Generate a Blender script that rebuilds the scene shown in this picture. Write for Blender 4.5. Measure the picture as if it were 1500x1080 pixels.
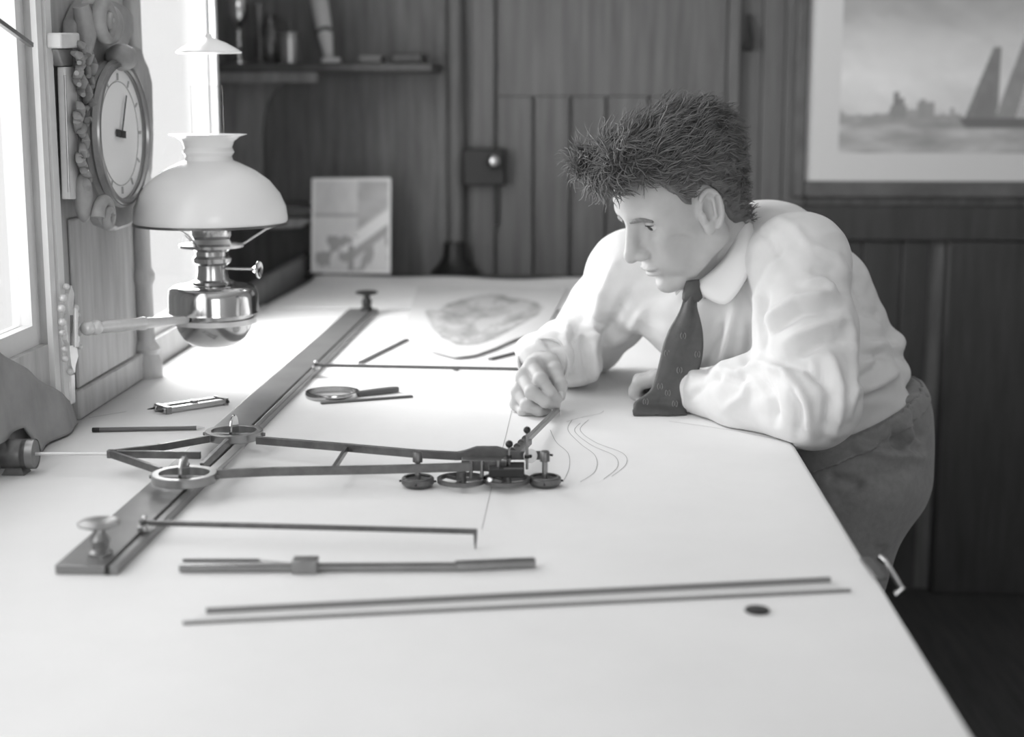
import bpy, math, random
import numpy as np
from mathutils import Vector, Matrix

for o in list(bpy.data.objects):
    bpy.data.objects.remove(o, do_unlink=True)
scene = bpy.context.scene
COL = scene.collection
random.seed(7)
rng = np.random.default_rng(7)

# ------------------------------------------------------------------ camera
T = 0.92                 # height of the chart table's paper
CAMH = 0.48              # lens above the table
FPX = 2250.0             # focal length in pixels of the 1500 x 1080 frame
VPX, HOR = 853.0, 140.0  # where the room's depth direction and the horizon fall
PITCH = math.atan((540 - HOR) / FPX)
YAW = math.atan((VPX - 750) * math.cos(PITCH) / FPX)
CAM = np.array([0.0, 0.0, T + CAMH])
_fw = np.array([-math.sin(YAW) * math.cos(PITCH), math.cos(YAW) * math.cos(PITCH), -math.sin(PITCH)])
_rt = np.array([math.cos(YAW), math.sin(YAW), 0.0])
_up = np.cross(_rt, _fw)

cam_data = bpy.data.cameras.new('camera')
cam = bpy.data.objects.new('camera', cam_data)
COL.objects.link(cam)
cam.location = CAM
cam.rotation_euler = (math.pi / 2 - PITCH, 0, YAW)
cam_data.sensor_width = 36
cam_data.lens = FPX / 1500 * 36
cam_data.clip_start = 0.05
cam_data.dof.use_dof = True
cam_data.dof.focus_distance = 2.14
cam_data.dof.aperture_fstop = 3.0
scene.camera = cam

# ------------------------------------------------------------------ light
world = bpy.data.worlds.new('world')
scene.world = world
world.use_nodes = True
world.node_tree.nodes['Background'].inputs[0].default_value = (1, 1, 1, 1)
world.node_tree.nodes['Background'].inputs[1].default_value = 0.85

def window_light(name, x, y0, y1, z0, z1, power, spread=180):
    l = bpy.data.lights.new(name, 'AREA')
    l.shape = 'RECTANGLE'
    l.size = y1 - y0
    l.size_y = z1 - z0
    l.energy = power
    l.spread = math.radians(spread)
    o = bpy.data.objects.new(name, l)
    COL.objects.link(o)
    o.location = (x, (y0 + y1) / 2, (z0 + z1) / 2)
    # local -Z -> +X ; local X -> Y
    o.rotation_euler = Matrix(((0, 0, -1), (1, 0, 0), (0, -1, 0))).to_euler()
    return o
WX = -0.76               # inner face of the window wall
window_light('daylight_or_fill', WX - 0.06, 0.20, 2.14, T + 0.13, 2.12, 10.5)
window_light('daylight_or_fill', WX - 0.06, 2.60, 3.20, T + 0.05, 2.12, 23)
front_fill = window_light('daylight_or_fill', 0.9, 0.0, 1.5, 1.05, 2.1, 23)
front_fill.location = (0.85, -1.66, 1.58)
front_fill.rotation_euler = (math.pi/2, 0, 0)   # front fill added in a made-up window behind the camera

vs = scene.view_settings
vs.view_transform = 'Standard'
vs.look = 'None'
vs.gamma = 1
vs.use_curve_mapping = False
vs.exposure = 0.2

# ------------------------------------------------------------------ pixels to places
def ray(px, py):
    d = _fw + _rt * ((px - 750) / FPX) + _up * ((540 - py) / FPX)
    return d
def at(px, py, Y):
    d = ray(px, py)
    return CAM + d * (Y / d[1])
def tab(px, py, dz=0.0):
    d = ray(px, py)
    return CAM + d * ((T + dz - CAM[2]) / d[2])
def wl(px, py, x=WX):
    d = ray(px, py)
    return CAM + d * (x / d[0])
def proj(V):
    q = V - CAM
    z = q @ _fw
    return 750 + FPX * (q @ _rt) / z, 540 - FPX * (q @ _up) / z

# ------------------------------------------------------------------ materials
def s2l(v):
    v = v / 255.0
    return v / 12.92 if v <= 0.04045 else ((v + 0.055) / 1.055) ** 2.4

MATS = {}
def mat(name, g, rough=0.6, metal=0.0, var=0.0, scale=20.0, bump=0.0, bscale=None, stretch=(1, 1, 1), spec=0.5,
        sheen=0.0, sss=0.0):
    """grey procedural material; g is the sRGB grey of the thing's own colour"""
    if name in MATS:
        return MATS[name]
    m = bpy.data.materials.new(name)
    m.use_nodes = True
    nt = m.node_tree
    b = nt.nodes['Principled BSDF']
    c = s2l(g)
    b.inputs['Base Color'].default_value = (c, c, c, 1)
    b.inputs['Roughness'].default_value = rough
    b.inputs['Metallic'].default_value = metal
    b.inputs['Specular IOR Level'].default_value = spec
    if sheen:
        b.inputs['Sheen Weight'].default_value = sheen
    if sss:
        b.inputs['Subsurface Weight'].default_value = sss
        b.inputs['Subsurface Radius'].default_value = (0.01, 0.01, 0.01)
        b.inputs['Subsurface Scale'].default_value = 0.5
    if var or bump:
        tc = nt.nodes.new('ShaderNodeTexCoord')
        mp = nt.nodes.new('ShaderNodeMapping')
        mp.inputs['Scale'].default_value = stretch
        nt.links.new(tc.outputs['Object'], mp.inputs['Vector'])
    if var:
        n = nt.nodes.new('ShaderNodeTexNoise')
        n.inputs['Scale'].default_value = scale
        n.inputs['Detail'].default_value = 6
        n.inputs['Roughness'].default_value = 0.6
        nt.links.new(mp.outputs[0], n.inputs['Vector'])
        r = nt.nodes.new('ShaderNodeMapRange')
        r.inputs['From Min'].default_value = 0.3
        r.inputs['From Max'].default_value = 0.7
        r.inputs['To Min'].default_value = max(0.0, c * (1 - var))
        r.inputs['To Max'].default_value = c * (1 + var)
        nt.links.new(n.outputs['Fac'], r.inputs['Value'])
        nt.links.new(r.outputs[0], b.inputs['Base Color'])
    if bump:
        n2 = nt.nodes.new('ShaderNodeTexNoise')
        n2.inputs['Scale'].default_value = bscale or scale
        n2.inputs['Detail'].default_value = 4
        nt.links.new(mp.outputs[0], n2.inputs['Vector'])
        bp = nt.nodes.new('ShaderNodeBump')
        bp.inputs['Strength'].default_value = bump
        bp.inputs['Distance'].default_value = 0.004
        nt.links.new(n2.outputs['Fac'], bp.inputs['Height'])
        nt.links.new(bp.outputs[0], b.inputs['Normal'])
    MATS[name] = m
    return m

def vcol_mat(name, rough=0.7, spec=0.3, fine=0.0):
    m = bpy.data.materials.new(name)
    m.use_nodes = True
    nt = m.node_tree
    b = nt.nodes['Principled BSDF']
    b.inputs['Roughness'].default_value = rough
    b.inputs['Specular IOR Level'].default_value = spec
    a = nt.nodes.new('ShaderNodeAttribute')
    a.attribute_name = 'print'
    nt.links.new(a.outputs['Color'], b.inputs['Base Color'])
    MATS[name] = m
    return m

def glass_mat(name, tint=0.97, gloss=0.06):
    m = bpy.data.materials.new(name)
    m.use_nodes = True
    nt = m.node_tree
    nt.nodes.remove(nt.nodes['Principled BSDF'])
    out = nt.nodes['Material Output']
    t = nt.nodes.new('ShaderNodeBsdfTransparent')
    t.inputs[0].default_value = (tint, tint, tint, 1)
    g = nt.nodes.new('ShaderNodeBsdfGlossy')
    g.inputs['Roughness'].default_value = 0.03
    mx = nt.nodes.new('ShaderNodeMixShader')
    mx.inputs[0].default_value = gloss
    nt.links.new(t.outputs[0], mx.inputs[1])
    nt.links.new(g.outputs[0], mx.inputs[2])
    nt.links.new(mx.outputs[0], out.inputs['Surface'])
    MATS[name] = m
    return m

def M(n):
    return MATS[n]

mat('paper', 238, 0.75, var=0.035, scale=4.0, spec=0.25)
mat('paper_far', 230, 0.8, var=0.06, scale=6.0, spec=0.2)
mat('dark_wood', 108, 0.45, var=0.35, scale=9.0, stretch=(5, 5, 0.5), bump=0.15, bscale=30)
mat('door_wood', 100, 0.42, var=0.32, scale=7.0, stretch=(6, 6, 0.35), bump=0.15, bscale=24)
mat('grain_wood', 100, 0.45, var=0.3, scale=9.0, stretch=(0.5, 6, 6))
mat('wainscot_wood', 62, 0.4, var=0.3, scale=9.0, stretch=(5, 5, 0.5))
mat('frame_wood', 96, 0.4, var=0.3, scale=12.0)
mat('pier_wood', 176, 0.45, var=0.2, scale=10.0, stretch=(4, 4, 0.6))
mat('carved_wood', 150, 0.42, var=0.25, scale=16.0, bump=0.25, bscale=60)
mat('floor_wood', 60, 0.7, var=0.3, scale=8.0, stretch=(6, 0.5, 1))
mat('table_wood', 70, 0.5, var=0.3, scale=10.0, stretch=(6, 0.6, 6))
mat('ceiling_paint', 225, 0.9)
mat('wall_paint', 200, 0.9)
mat('white_paint', 224, 0.6, var=0.05, scale=10)
mat('steel', 150, 0.32, 0.85, var=0.12, scale=30)
mat('steel_dark', 108, 0.36, 0.6, var=0.2, scale=60)
mat('rail_steel', 140, 0.42, 0.6, var=0.10, scale=14, stretch=(1, 1, 1))
mat('chrome', 205, 0.13, 1.0)
mat('nickel', 190, 0.2, 1.0, var=0.1, scale=30)
mat('brass_light', 220, 0.3, 0.25, var=0.08, scale=40)
mat('black_metal', 48, 0.4, 0.4)
mat('dark_rule', 92, 0.5, 0.1)
mat('pencil_wood', 100, 0.5)
mat('ink', 60, 0.8)
mat('pencil_line', 176, 0.9)
mat('opal_glass', 238, 0.25, sss=0.3)
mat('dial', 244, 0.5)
mat('wall_shade_grey', 150, 0.9, var=0.12, scale=18)
mat('shirt', 230, 0.85, var=0.03, scale=30, sheen=0.15)
mat('collar', 238, 0.6, spec=0.3)
mat('trouser', 136, 0.9, var=0.12, scale=80, sheen=0.2, bump=0.1, bscale=300)
mat('tie_silk', 78, 0.55, var=0.15, scale=60, bump=0.1, bscale=500)
mat('tie_motif', 128, 0.6, var=0.2, scale=200)
mat('skin', 190, 0.5, var=0.05, scale=35, sss=0.08, spec=0.35)
mat('nail', 212, 0.3, spec=0.5)
mat('hair', 104, 0.5, var=0.35, scale=90)
mat('eye_white', 205, 0.2)
mat('iris', 50, 0.15)
mat('brow', 122, 0.6, var=0.3, scale=300)
mat('lip', 166, 0.45)
mat('leather', 30, 0.35)
mat('white_board', 214, 0.6, var=0.06, scale=25)
mat('tin', 165, 0.3, 0.8)
glass_mat('pane_glass')
glass_mat('lamp_glass', 0.93)
vcol_mat('print')

# ------------------------------------------------------------------ mesh helpers
def link(name, me, parent=None, m=None):
    o = bpy.data.objects.new(name, me)
    COL.objects.link(o)
    if parent is not None:
        o.parent = parent
    if m is not None:
        o.data.materials.append(M(m) if isinstance(m, str) else m)
    return o

def tag(o, label=None, cat=None, group=None, kind=None):
    if label: o['label'] = label
    if cat: o['category'] = cat
    if group: o['group'] = group
    if kind: o['kind'] = kind
    return o

def thing(name, label, cat, loc=(0, 0, 0), group=None):
    o = bpy.data.objects.new(name, None)
    COL.objects.link(o)
    o.location = loc
    o.empty_display_size = 0.05
    tag(o, label, cat, group)
    return o

def nrm(v):
    v = np.asarray(v, float)
    return v / (np.linalg.norm(v) + 1e-12)

class MB:
    def __init__(s):
        s.v, s.f = [], []
    def add(s, V, F):
        n = len(s.v)
        s.v.extend([tuple(map(float, p)) for p in V])
        s.f.extend([tuple(i + n for i in f) for f in F])
        return s
    def box(s, a, b):
        (x0, y0, z0), (x1, y1, z1) = a, b
        x0, x1 = min(x0, x1), max(x0, x1); y0, y1 = min(y0, y1), max(y0, y1); z0, z1 = min(z0, z1), max(z0, z1)
        V = [(x0,y0,z0),(x1,y0,z0),(x1,y1,z0),(x0,y1,z0),(x0,y0,z1),(x1,y0,z1),(x1,y1,z1),(x0,y1,z1)]
        F = [(0,3,2,1),(4,5,6,7),(0,1,5,4),(1,2,6,5),(2,3,7,6),(3,0,4,7)]
        return s.add(V, F)
    def bar(s, p, q, w, h, up=(0, 0, 1), w2=None, h2=None):
        """box bar from p to q (centre line), width w across, height h along up"""
        p, q = np.asarray(p, float), np.asarray(q, float)
        d = nrm(q - p)
        side = nrm(np.cross(d, up)); u = np.cross(side, d)
        w2 = w if w2 is None else w2; h2 = h if h2 is None else h2
        V = []
        for c, ww, hh in ((p, w, h), (q, w2, h2)):
            for a, b in ((-1,-1),(1,-1),(1,1),(-1,1)):
                V.append(c + side * a * ww / 2 + u * b * hh / 2)
        F = [(0,1,2,3),(7,6,5,4),(0,4,5,1),(1,5,6,2),(2,6,7,3),(3,7,4,0)]
        return s.add(V, F)
    def tube(s, pts, r, n=10, cap=True):
        pts = [np.asarray(p, float) for p in pts]
        rs = [r] * len(pts) if np.isscalar(r) else list(r)
        V, F = [], []
        prev = None
        for i, p in enumerate(pts):
            a = pts[max(i - 1, 0)]; b = pts[min(i + 1, len(pts) - 1)]
            d = nrm(b - a)
            if prev is None:
                ref = np.array([0, 0, 1.0]) if abs(d[2]) < 0.9 else np.array([1.0, 0, 0])
                e1 = nrm(np.cross(d, ref))
            else:
                e1 = nrm(prev - d * (prev @ d))
            prev = e1
            e2 = np.cross(d, e1)
            for k in range(n):
                t = 2 * math.pi * k / n
                V.append(p + (e1 * math.cos(t) + e2 * math.sin(t)) * rs[i])
        for i in range(len(pts) - 1):
            for k in range(n):
                k2 = (k + 1) % n
                F.append((i*n+k, i*n+k2, (i+1)*n+k2, (i+1)*n+k))
        if cap:
            F.append(tuple(range(n))[::-1])
            F.append(tuple((len(pts)-1)*n + k for k in range(n)))
        return s.add(V, F)
    def lathe(s, prof, c=(0,0,0), axis=(0,0,1), n=40, closed=False, ell=1.0):
        """profile of (radius, height) turned about axis through c"""
        ax = nrm(axis)
        ref = np.array([0, 0, 1.0]) if abs(ax[2]) < 0.9 else np.array([1.0, 0, 0])
        e1 = nrm(np.cross(ref, ax)); e2 = np.cross(ax, e1)
        c = np.asarray(c, float)
        V, F = [], []
        m = len(prof)
        for (r, h) in prof:
            for k in range(n):
                t = 2 * math.pi * k / n
                V.append(c + ax * h + (e1 * math.cos(t) + e2 * math.sin(t) * ell) * r)
        rng_ = range(m if closed else m - 1)
        for i in rng_:
            j = (i + 1) % m
            for k in range(n):
                k2 = (k + 1) % n
                F.append((i*n+k, i*n+k2, j*n+k2, j*n+k))
        if not closed:
            if prof[0][0] > 1e-6: F.append(tuple(range(n))[::-1])
            if prof[-1][0] > 1e-6: F.append(tuple((m-1)*n + k for k in range(n)))
        return s.add(V, F)
    def ring(s, c, axis, R, r, n=40, k=8, h=None):
        """flat-sided ring when h is given (rectangular section r wide, h high), else a torus"""
        if h is not None:
            return s.lathe([(R - r/2, -h/2), (R + r/2, -h/2), (R + r/2, h/2), (R - r/2, h/2)], c, axis, n, True)
        return s.lathe([(R + r*math.cos(a), r*math.sin(a)) for a in [2*math.pi*i/k for i in range(k)]], c, axis, n, True)
    def ball(s, c, r, n=16, m=10, sc=(1,1,1)):
        V, F = [], []
        c = np.asarray(c, float)
        for i in range(m + 1):
            ph = math.pi * i / m
            for k in range(n):
                t = 2*math.pi*k/n
                V.append(c + np.array([math.sin(ph)*math.cos(t)*sc[0], math.sin(ph)*math.sin(t)*sc[1], math.cos(ph)*sc[2]]) * r)
        for i in range(m):
            for k in range(n):
                k2 = (k+1) % n
                F.append((i*n+k, (i+1)*n+k, (i+1)*n+k2, i*n+k2))
        return s.add(V, F)
    def prism(s, poly, off):
        """polygon (3d points) extruded by the vector off"""
        P = [np.asarray(p, float) for p in poly]
        n = len(P); off = np.asarray(off, float)
        V = P + [p + off for p in P]
        F = [tuple(range(n))[::-1], tuple(range(n, 2*n))]
        for i in range(n):
            j = (i+1) % n
            F.append((i, j, n+j, n+i))
        return s.add(V, F)
    def grid(s, fn, nu, nv):
        V = [fn(i/nu, j/nv) for j in range(nv+1) for i in range(nu+1)]
        F = [(j*(nu+1)+i, j*(nu+1)+i+1, (j+1)*(nu+1)+i+1, (j+1)*(nu+1)+i) for j in range(nv) for i in range(nu)]
        return s.add(V, F)
    def mesh(s, name, smooth=40, origin=None):
        me = bpy.data.meshes.new(name)
        V = np.asarray(s.v, float)
        if origin is not None:
            V = V - np.asarray(origin, float)
        me.from_pydata([tuple(p) for p in V], [], s.f)
        import bmesh
        bm = bmesh.new(); bm.from_mesh(me)
        bmesh.ops.remove_doubles(bm, verts=bm.verts, dist=1e-6)
        bmesh.ops.recalc_face_normals(bm, faces=bm.faces)
        bm.to_mesh(me); bm.free()
        if smooth:
            me.shade_smooth()
            me.set_sharp_from_angle(angle=math.radians(smooth))
        return me
    def build(s, name, m, parent=None, smooth=40, bevel=0.0, solid=0.0, sub=0):
        org = None
        if parent is not None:
            org = np.array(parent.matrix_world.translation) if False else np.array(parent_origin(parent))
        else:
            V = np.asarray(s.v, float)
            org = np.array([V[:,0].mean(), V[:,1].mean(), V[:,2].min()])
        me = s.mesh(name, smooth, org)
        o = link(name, me, parent, m)
        if parent is None:
            o.location = org
        if solid:
            md = o.modifiers.new('solidify', 'SOLIDIFY'); md.thickness = solid; md.offset = 0
        if sub:
            md = o.modifiers.new('subdivision', 'SUBSURF'); md.levels = sub; md.render_levels = sub
        if bevel:
            md = o.modifiers.new('bevel', 'BEVEL'); md.width = bevel; md.segments = 2; md.limit_method = 'ANGLE'
        return o

def parent_origin(o):
    p = np.array(o.location, float)
    while o.parent is not None:
        o = o.parent
        p = p + np.array(o.location, float)
    return p

def print_grid(name, o00, eu, ev, nu, nv, fn, parent=None, place=None):
    """a flat print: a fine grid whose colour attribute is painted by fn(u, v) -> sRGB grey"""
    o00, eu, ev = map(lambda q: np.asarray(q, float), (o00, eu, ev))
    u = np.linspace(0, 1, nu + 1); v = np.linspace(0, 1, nv + 1)
    U, Vv = np.meshgrid(u, v)
    P = o00 + U[..., None]*eu + Vv[..., None]*ev
    P = P.reshape(-1, 3)
    if place is not None:
        P = np.array([place(a, b) for a, b in zip(U.ravel(), Vv.ravel())])
    org = parent_origin(parent) if parent is not None else np.array([P[:,0].mean(), P[:,1].mean(), P[:,2].min()])
    F = [(j*(nu+1)+i, j*(nu+1)+i+1, (j+1)*(nu+1)+i+1, (j+1)*(nu+1)+i) for j in range(nv) for i in range(nu)]
    me = bpy.data.meshes.new(name)
    me.from_pydata([tuple(p) for p in P - org], [], F)
    g = np.clip(fn(U, Vv), 0, 255).reshape(-1) / 255.0
    lin = np.where(g <= 0.04045, g/12.92, ((g+0.055)/1.055)**2.4)
    a = me.color_attributes.new('print', 'FLOAT_COLOR', 'POINT')
    buf = np.ones((len(lin), 4), np.float32); buf[:, :3] = lin[:, None]
    a.data.foreach_set('color', buf.ravel())
    o = link(name, me, parent, 'print')
    if parent is None: o.location = org
    return o

def vnoise(U, V, seed=0, octaves=4):
    """smooth value noise on arrays"""
    out = np.zeros_like(U); amp = 1.0; tot = 0
    r = np.random.default_rng(seed)
    for o_ in range(octaves):
        t = r.random((64, 64))
        u = U * (2**o_); v = V * (2**o_)
        iu = np.floor(u).astype(int); iv = np.floor(v).astype(int)
        fu = u - iu; fv = v - iv
        fu = fu*fu*(3-2*fu); fv = fv*fv*(3-2*fv)
        g = lambda a, b: t[a % 64, b % 64]
        out += amp * ((g(iu,iv)*(1-fu)+g(iu+1,iv)*fu)*(1-fv) + (g(iu,iv+1)*(1-fu)+g(iu+1,iv+1)*fu)*fv)
        tot += amp; amp *= 0.5
    return out / tot

# ------------------------------------------------------------------ smooth-union bodies
class Field:
    def __init__(s, lo, hi, h):
        s.lo = np.asarray(lo, float); s.h = h
        s.n = np.ceil((np.asarray(hi, float) - s.lo) / h).astype(int) + 1
        s.f = np.full(tuple(s.n), 0.5, np.float32)
    def _sub(s, lo, hi, m):
        a = np.clip(np.floor((np.asarray(lo) - m - s.lo) / s.h).astype(int), 0, s.n)
        b = np.clip(np.ceil((np.asarray(hi) + m - s.lo) / s.h).astype(int) + 1, 0, s.n)
        if np.any(b <= a): return None
        ax = [s.lo[i] + s.h * np.arange(a[i], b[i]) for i in range(3)]
        X, Y, Z = np.meshgrid(*ax, indexing='ij')
        return (slice(a[0], b[0]), slice(a[1], b[1]), slice(a[2], b[2])), X, Y, Z
    def _mix(s, sl, d, k, op):
        f = s.f[sl]
        d = d.astype(np.float32)
        if op == 'u':
            h = np.clip(0.5 + 0.5*(f - d)/k, 0, 1)
            s.f[sl] = f*(1-h) + d*h - k*h*(1-h)
        elif op == 's':
            h = np.clip(0.5 - 0.5*(f + d)/k, 0, 1)
            s.f[sl] = f*(1-h) - d*h + k*h*(1-h)
        elif op == 'i':
            h = np.clip(0.5 - 0.5*(f - d)/k, 0, 1)
            s.f[sl] = f*(1-h) + d*h + k*h*(1-h)
    def cap(s, a, b, ra, rb=None, k=0.01, op='u', w=None, ratio=1.0):
        """tapered capsule; with w and ratio the section is 1/ratio wider along w"""
        rb = ra if rb is None else rb
        a = np.asarray(a, float); b = np.asarray(b, float)
        R = max(ra, rb) / min(ratio, 1)
        g = s._sub(np.minimum(a, b) - R, np.maximum(a, b) + R, k + 3*s.h)
        if g is None: return s
        sl, X, Y, Z = g
        A = a.copy(); B = b.copy()
        P = [X, Y, Z]
        if w is not None:
            w = nrm(w)
            t = (X*w[0] + Y*w[1] + Z*w[2]) * (1 - ratio)
            P = [X - t*w[0], Y - t*w[1], Z - t*w[2]]
            A = A - w*(A @ w)*(1-ratio); B = B - w*(B @ w)*(1-ratio)
        d = B - A; L2 = d @ d + 1e-12
        t = np.clip(((P[0]-A[0])*d[0] + (P[1]-A[1])*d[1] + (P[2]-A[2])*d[2]) / L2, 0, 1)
        dist = np.sqrt((P[0]-A[0]-t*d[0])**2 + (P[1]-A[1]-t*d[1])**2 + (P[2]-A[2]-t*d[2])**2) - (ra + (rb-ra)*t)
        s._mix(sl, dist, k, op)
        return s
    def ell(s, c, r, axes=None, k=0.01, op='u'):
        c = np.asarray(c, float); r = np.asarray(r, float)
        axes = np.eye(3) if axes is None else np.asarray(axes, float)
        ext = np.sqrt(((axes * r[:, None])**2).sum(0))
        g = s._sub(c - ext, c + ext, k + 3*s.h)
        if g is None: return s
        sl, X, Y, Z = g
        q = [(X-c[0])*ax[0] + (Y-c[1])*ax[1] + (Z-c[2])*ax[2] for ax in axes]
        k0 = np.sqrt(sum((q[i]/r[i])**2 for i in range(3)))
        k1 = np.sqrt(sum((q[i]/r[i]**2)**2 for i in range(3))) + 1e-9
        s._mix(sl, k0*(k0-1)/k1, k, op)
        return s
    def chain(s, pts, rs, k=0.01, **kw):
        for i in range(len(pts)-1):
            s.cap(pts[i], pts[i+1], rs[i], rs[i+1], k, **kw)
        return s
    def half(s, p, n, k=0.004):
        """keep the side of the plane that n points away from"""
        n = nrm(n)
        g = s._sub(s.lo, s.lo + s.h*s.n, 0)
        sl, X, Y, Z = g
        s._mix(sl, (X-p[0])*n[0] + (Y-p[1])*n[1] + (Z-p[2])*n[2], k, 'i')
        return s
    def mesh(s):
        f = s.f; nx, ny, nz = f.shape
        ins = f < 0
        c = np.zeros((nx-1, ny-1, nz-1), np.int8)
        offs = [(i, j, k) for i in (0, 1) for j in (0, 1) for k in (0, 1)]
        for i, j, k in offs:
            c += ins[i:nx-1+i, j:ny-1+j, k:nz-1+k]
        cells = np.argwhere((c > 0) & (c < 8))
        idx = -np.ones(c.shape, np.int64)
        idx[tuple(cells.T)] = np.arange(len(cells))
        acc = np.zeros((len(cells), 3)); cnt = np.zeros(len(cells))
        for i, j, k in offs:
            for ax in range(3):
                o = [i, j, k]
                if o[ax] == 1: continue
                o2 = o.copy(); o2[ax] = 1
                va = f[tuple((cells + o).T)].astype(float); vb = f[tuple((cells + o2).T)].astype(float)
                m = (va < 0) != (vb < 0)
                t = np.where(m, va / np.where(m, va - vb, 1), 0)
                pt = np.tile(np.array(o, float), (len(cells), 1)); pt[:, ax] += t
                acc[m] += pt[m]; cnt[m] += 1
        V = s.lo + s.h * (cells + acc / np.maximum(cnt, 1)[:, None])
        quads = []
        for ax in range(3):
            a, b = [(1, 2), (2, 0), (0, 1)][ax]
            sh = [nx, ny, nz]
            sl0 = [slice(1, n-1) for n in sh]; sl1 = [slice(1, n-1) for n in sh]
            sl0[ax] = slice(0, sh[ax]-1); sl1[ax] = slice(1, sh[ax])
            A = ins[tuple(sl0)]; B = ins[tuple(sl1)]
            e = np.argwhere(A != B)
            st = A[tuple(e.T)]
            base = e + 1; base[:, ax] -= 1
            def cell(da, db):
                q = base.copy(); q[:, a] += da; q[:, b] += db
                return idx[tuple(q.T)]
            q = np.stack([cell(-1, -1), cell(0, -1), cell(0, 0), cell(-1, 0)], 1)
            q[~st] = q[~st][:, ::-1]
            quads.append(q)
        Q = np.concatenate(quads)
        Q = Q[(Q >= 0).all(1)]
        return V, Q

def smooth_mesh(V, Q, it=2, lam=0.5):
    for _ in range(it):
        acc = np.zeros_like(V); cnt = np.zeros(len(V))
        for i in range(4):
            a = Q[:, i]; b = Q[:, (i+1) % 4]
            np.add.at(acc, a, V[b]); np.add.at(cnt, a, 1)
            np.add.at(acc, b, V[a]); np.add.at(cnt, b, 1)
        V = V + lam * (acc / np.maximum(cnt, 1)[:, None] - V)
    return V

def vnormals(V, Q):
    n = np.cross(V[Q[:, 2]] - V[Q[:, 0]], V[Q[:, 3]] - V[Q[:, 1]])
    N = np.zeros_like(V)
    for i in range(4): np.add.at(N, Q[:, i], n)
    return N / (np.linalg.norm(N, axis=1, keepdims=True) + 1e-12)

def fast_obj(name, V, Q, m, parent=None):
    org = parent_origin(parent) if parent is not None else np.array([V[:,0].mean(), V[:,1].mean(), V[:,2].min()])
    me = bpy.data.meshes.new(name)
    W = (V - org).astype(np.float32)
    me.vertices.add(len(W)); me.vertices.foreach_set('co', W.ravel())
    me.loops.add(Q.size); me.loops.foreach_set('vertex_index', Q.astype(np.int32).ravel())
    me.polygons.add(len(Q))
    me.polygons.foreach_set('loop_start', np.arange(0, Q.size, 4, dtype=np.int32))
    me.polygons.foreach_set('loop_total', np.full(len(Q), 4, np.int32))
    me.update(calc_edges=True); me.validate()
    me.shade_smooth()
    o = link(name, me, parent, m)
    if parent is None: o.location = org
    return o

def seg_dist2(px, py, a, b):
    dx, dy = b[0]-a[0], b[1]-a[1]
    L = dx*dx + dy*dy + 1e-9
    t = np.clip(((px-a[0])*dx + (py-a[1])*dy)/L, 0, 1)
    return np.sqrt((px-a[0]-t*dx)**2 + (py-a[1]-t*dy)**2), t

# ================================================================== the room
BY = 4.30                # face of the back wall
RX = 1.90                # right wall
CZ = 2.30                # ceiling
NY = -1.60               # wall behind the camera
LX = -1.02               # recess beyond the windows

tag(MB().box((LX - 0.01, NY - 0.1, -0.05), (RX + 0.1, BY + 0.1, 0)).build('floor', 'floor_wood'), kind='structure')
tag(MB().box((LX - 0.01, NY - 0.1, CZ), (RX + 0.1, BY + 0.1, CZ + 0.05)).build('ceiling', 'ceiling_paint'), kind='structure')
tag(MB().box((LX - 0.01, BY, 0), (RX + 0.1, BY + 0.1, CZ)).build('wall_back', 'dark_wood'), kind='structure')
tag(MB().box((RX, NY, 0), (RX + 0.1, BY, CZ)).build('wall_right', 'wall_paint'), kind='structure')
fwm = MB().box((LX - 0.1, NY - 0.06, 0), (0.10, NY, CZ)).box((1.60, NY - 0.06, 0), (RX + 0.1, NY, CZ))
fwm.box((0.10, NY - 0.06, 0), (1.60, NY, 1.05)).box((0.10, NY - 0.06, 2.10), (1.60, NY, CZ))
tag(fwm.build('wall_front', 'wall_paint'), kind='structure')
w3 = bpy.data.objects.new('window_3', None); COL.objects.link(w3); w3.location = (0.85, NY, 1.05); tag(w3, kind='structure')  # unseen window, made up to carry the fill light from behind the camera
MB().box((0.10, NY - 0.05, 1.05), (0.14, NY - 0.01, 2.10)).box((1.56, NY - 0.05, 1.05), (1.60, NY - 0.01, 2.10)).box((0.14, NY - 0.05, 1.05), (1.56, NY - 0.01, 1.09)).box((0.14, NY - 0.05, 2.06), (1.56, NY - 0.01, 2.10)).build('window_frame', 'white_paint', w3)
MB().box((0.14, NY - 0.03, 1.09), (1.56, NY - 0.027, 2.06)).build('pane', 'pane_glass', w3)

W1A, W1B = 0.20, 2.14   # near window opening along the wall
W2A, W2B = 2.60, 3.20    # far window opening
S1, S2 = T + 0.13, T + 0.05
WT = 2.12                # head of the windows
wth = 0.045
wm = MB()
wm.box((WX - wth, NY, 0), (WX, W1A, CZ))
wm.box((WX - wth, W1A, 0), (WX, W1B, S1))
wm.box((WX - wth, W1A, WT), (WX, W1B, CZ))
wm.box((WX - wth, W1B, 0), (WX, W2A, CZ))
wm.box((WX - wth, W2A, 0), (WX, W2B, S2))
wm.box((WX - wth, W2A, WT), (WX, W2B, CZ))
wm.prism([(WX, W2B, 0), (WX - 0.02, W2B, 0), (LX - 0.02, BY + 0.02, 0), (LX, BY + 0.02, 0)], (0, 0, CZ))
wall_left = tag(wm.build('wall_left', 'pier_wood'), kind='structure')

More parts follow.
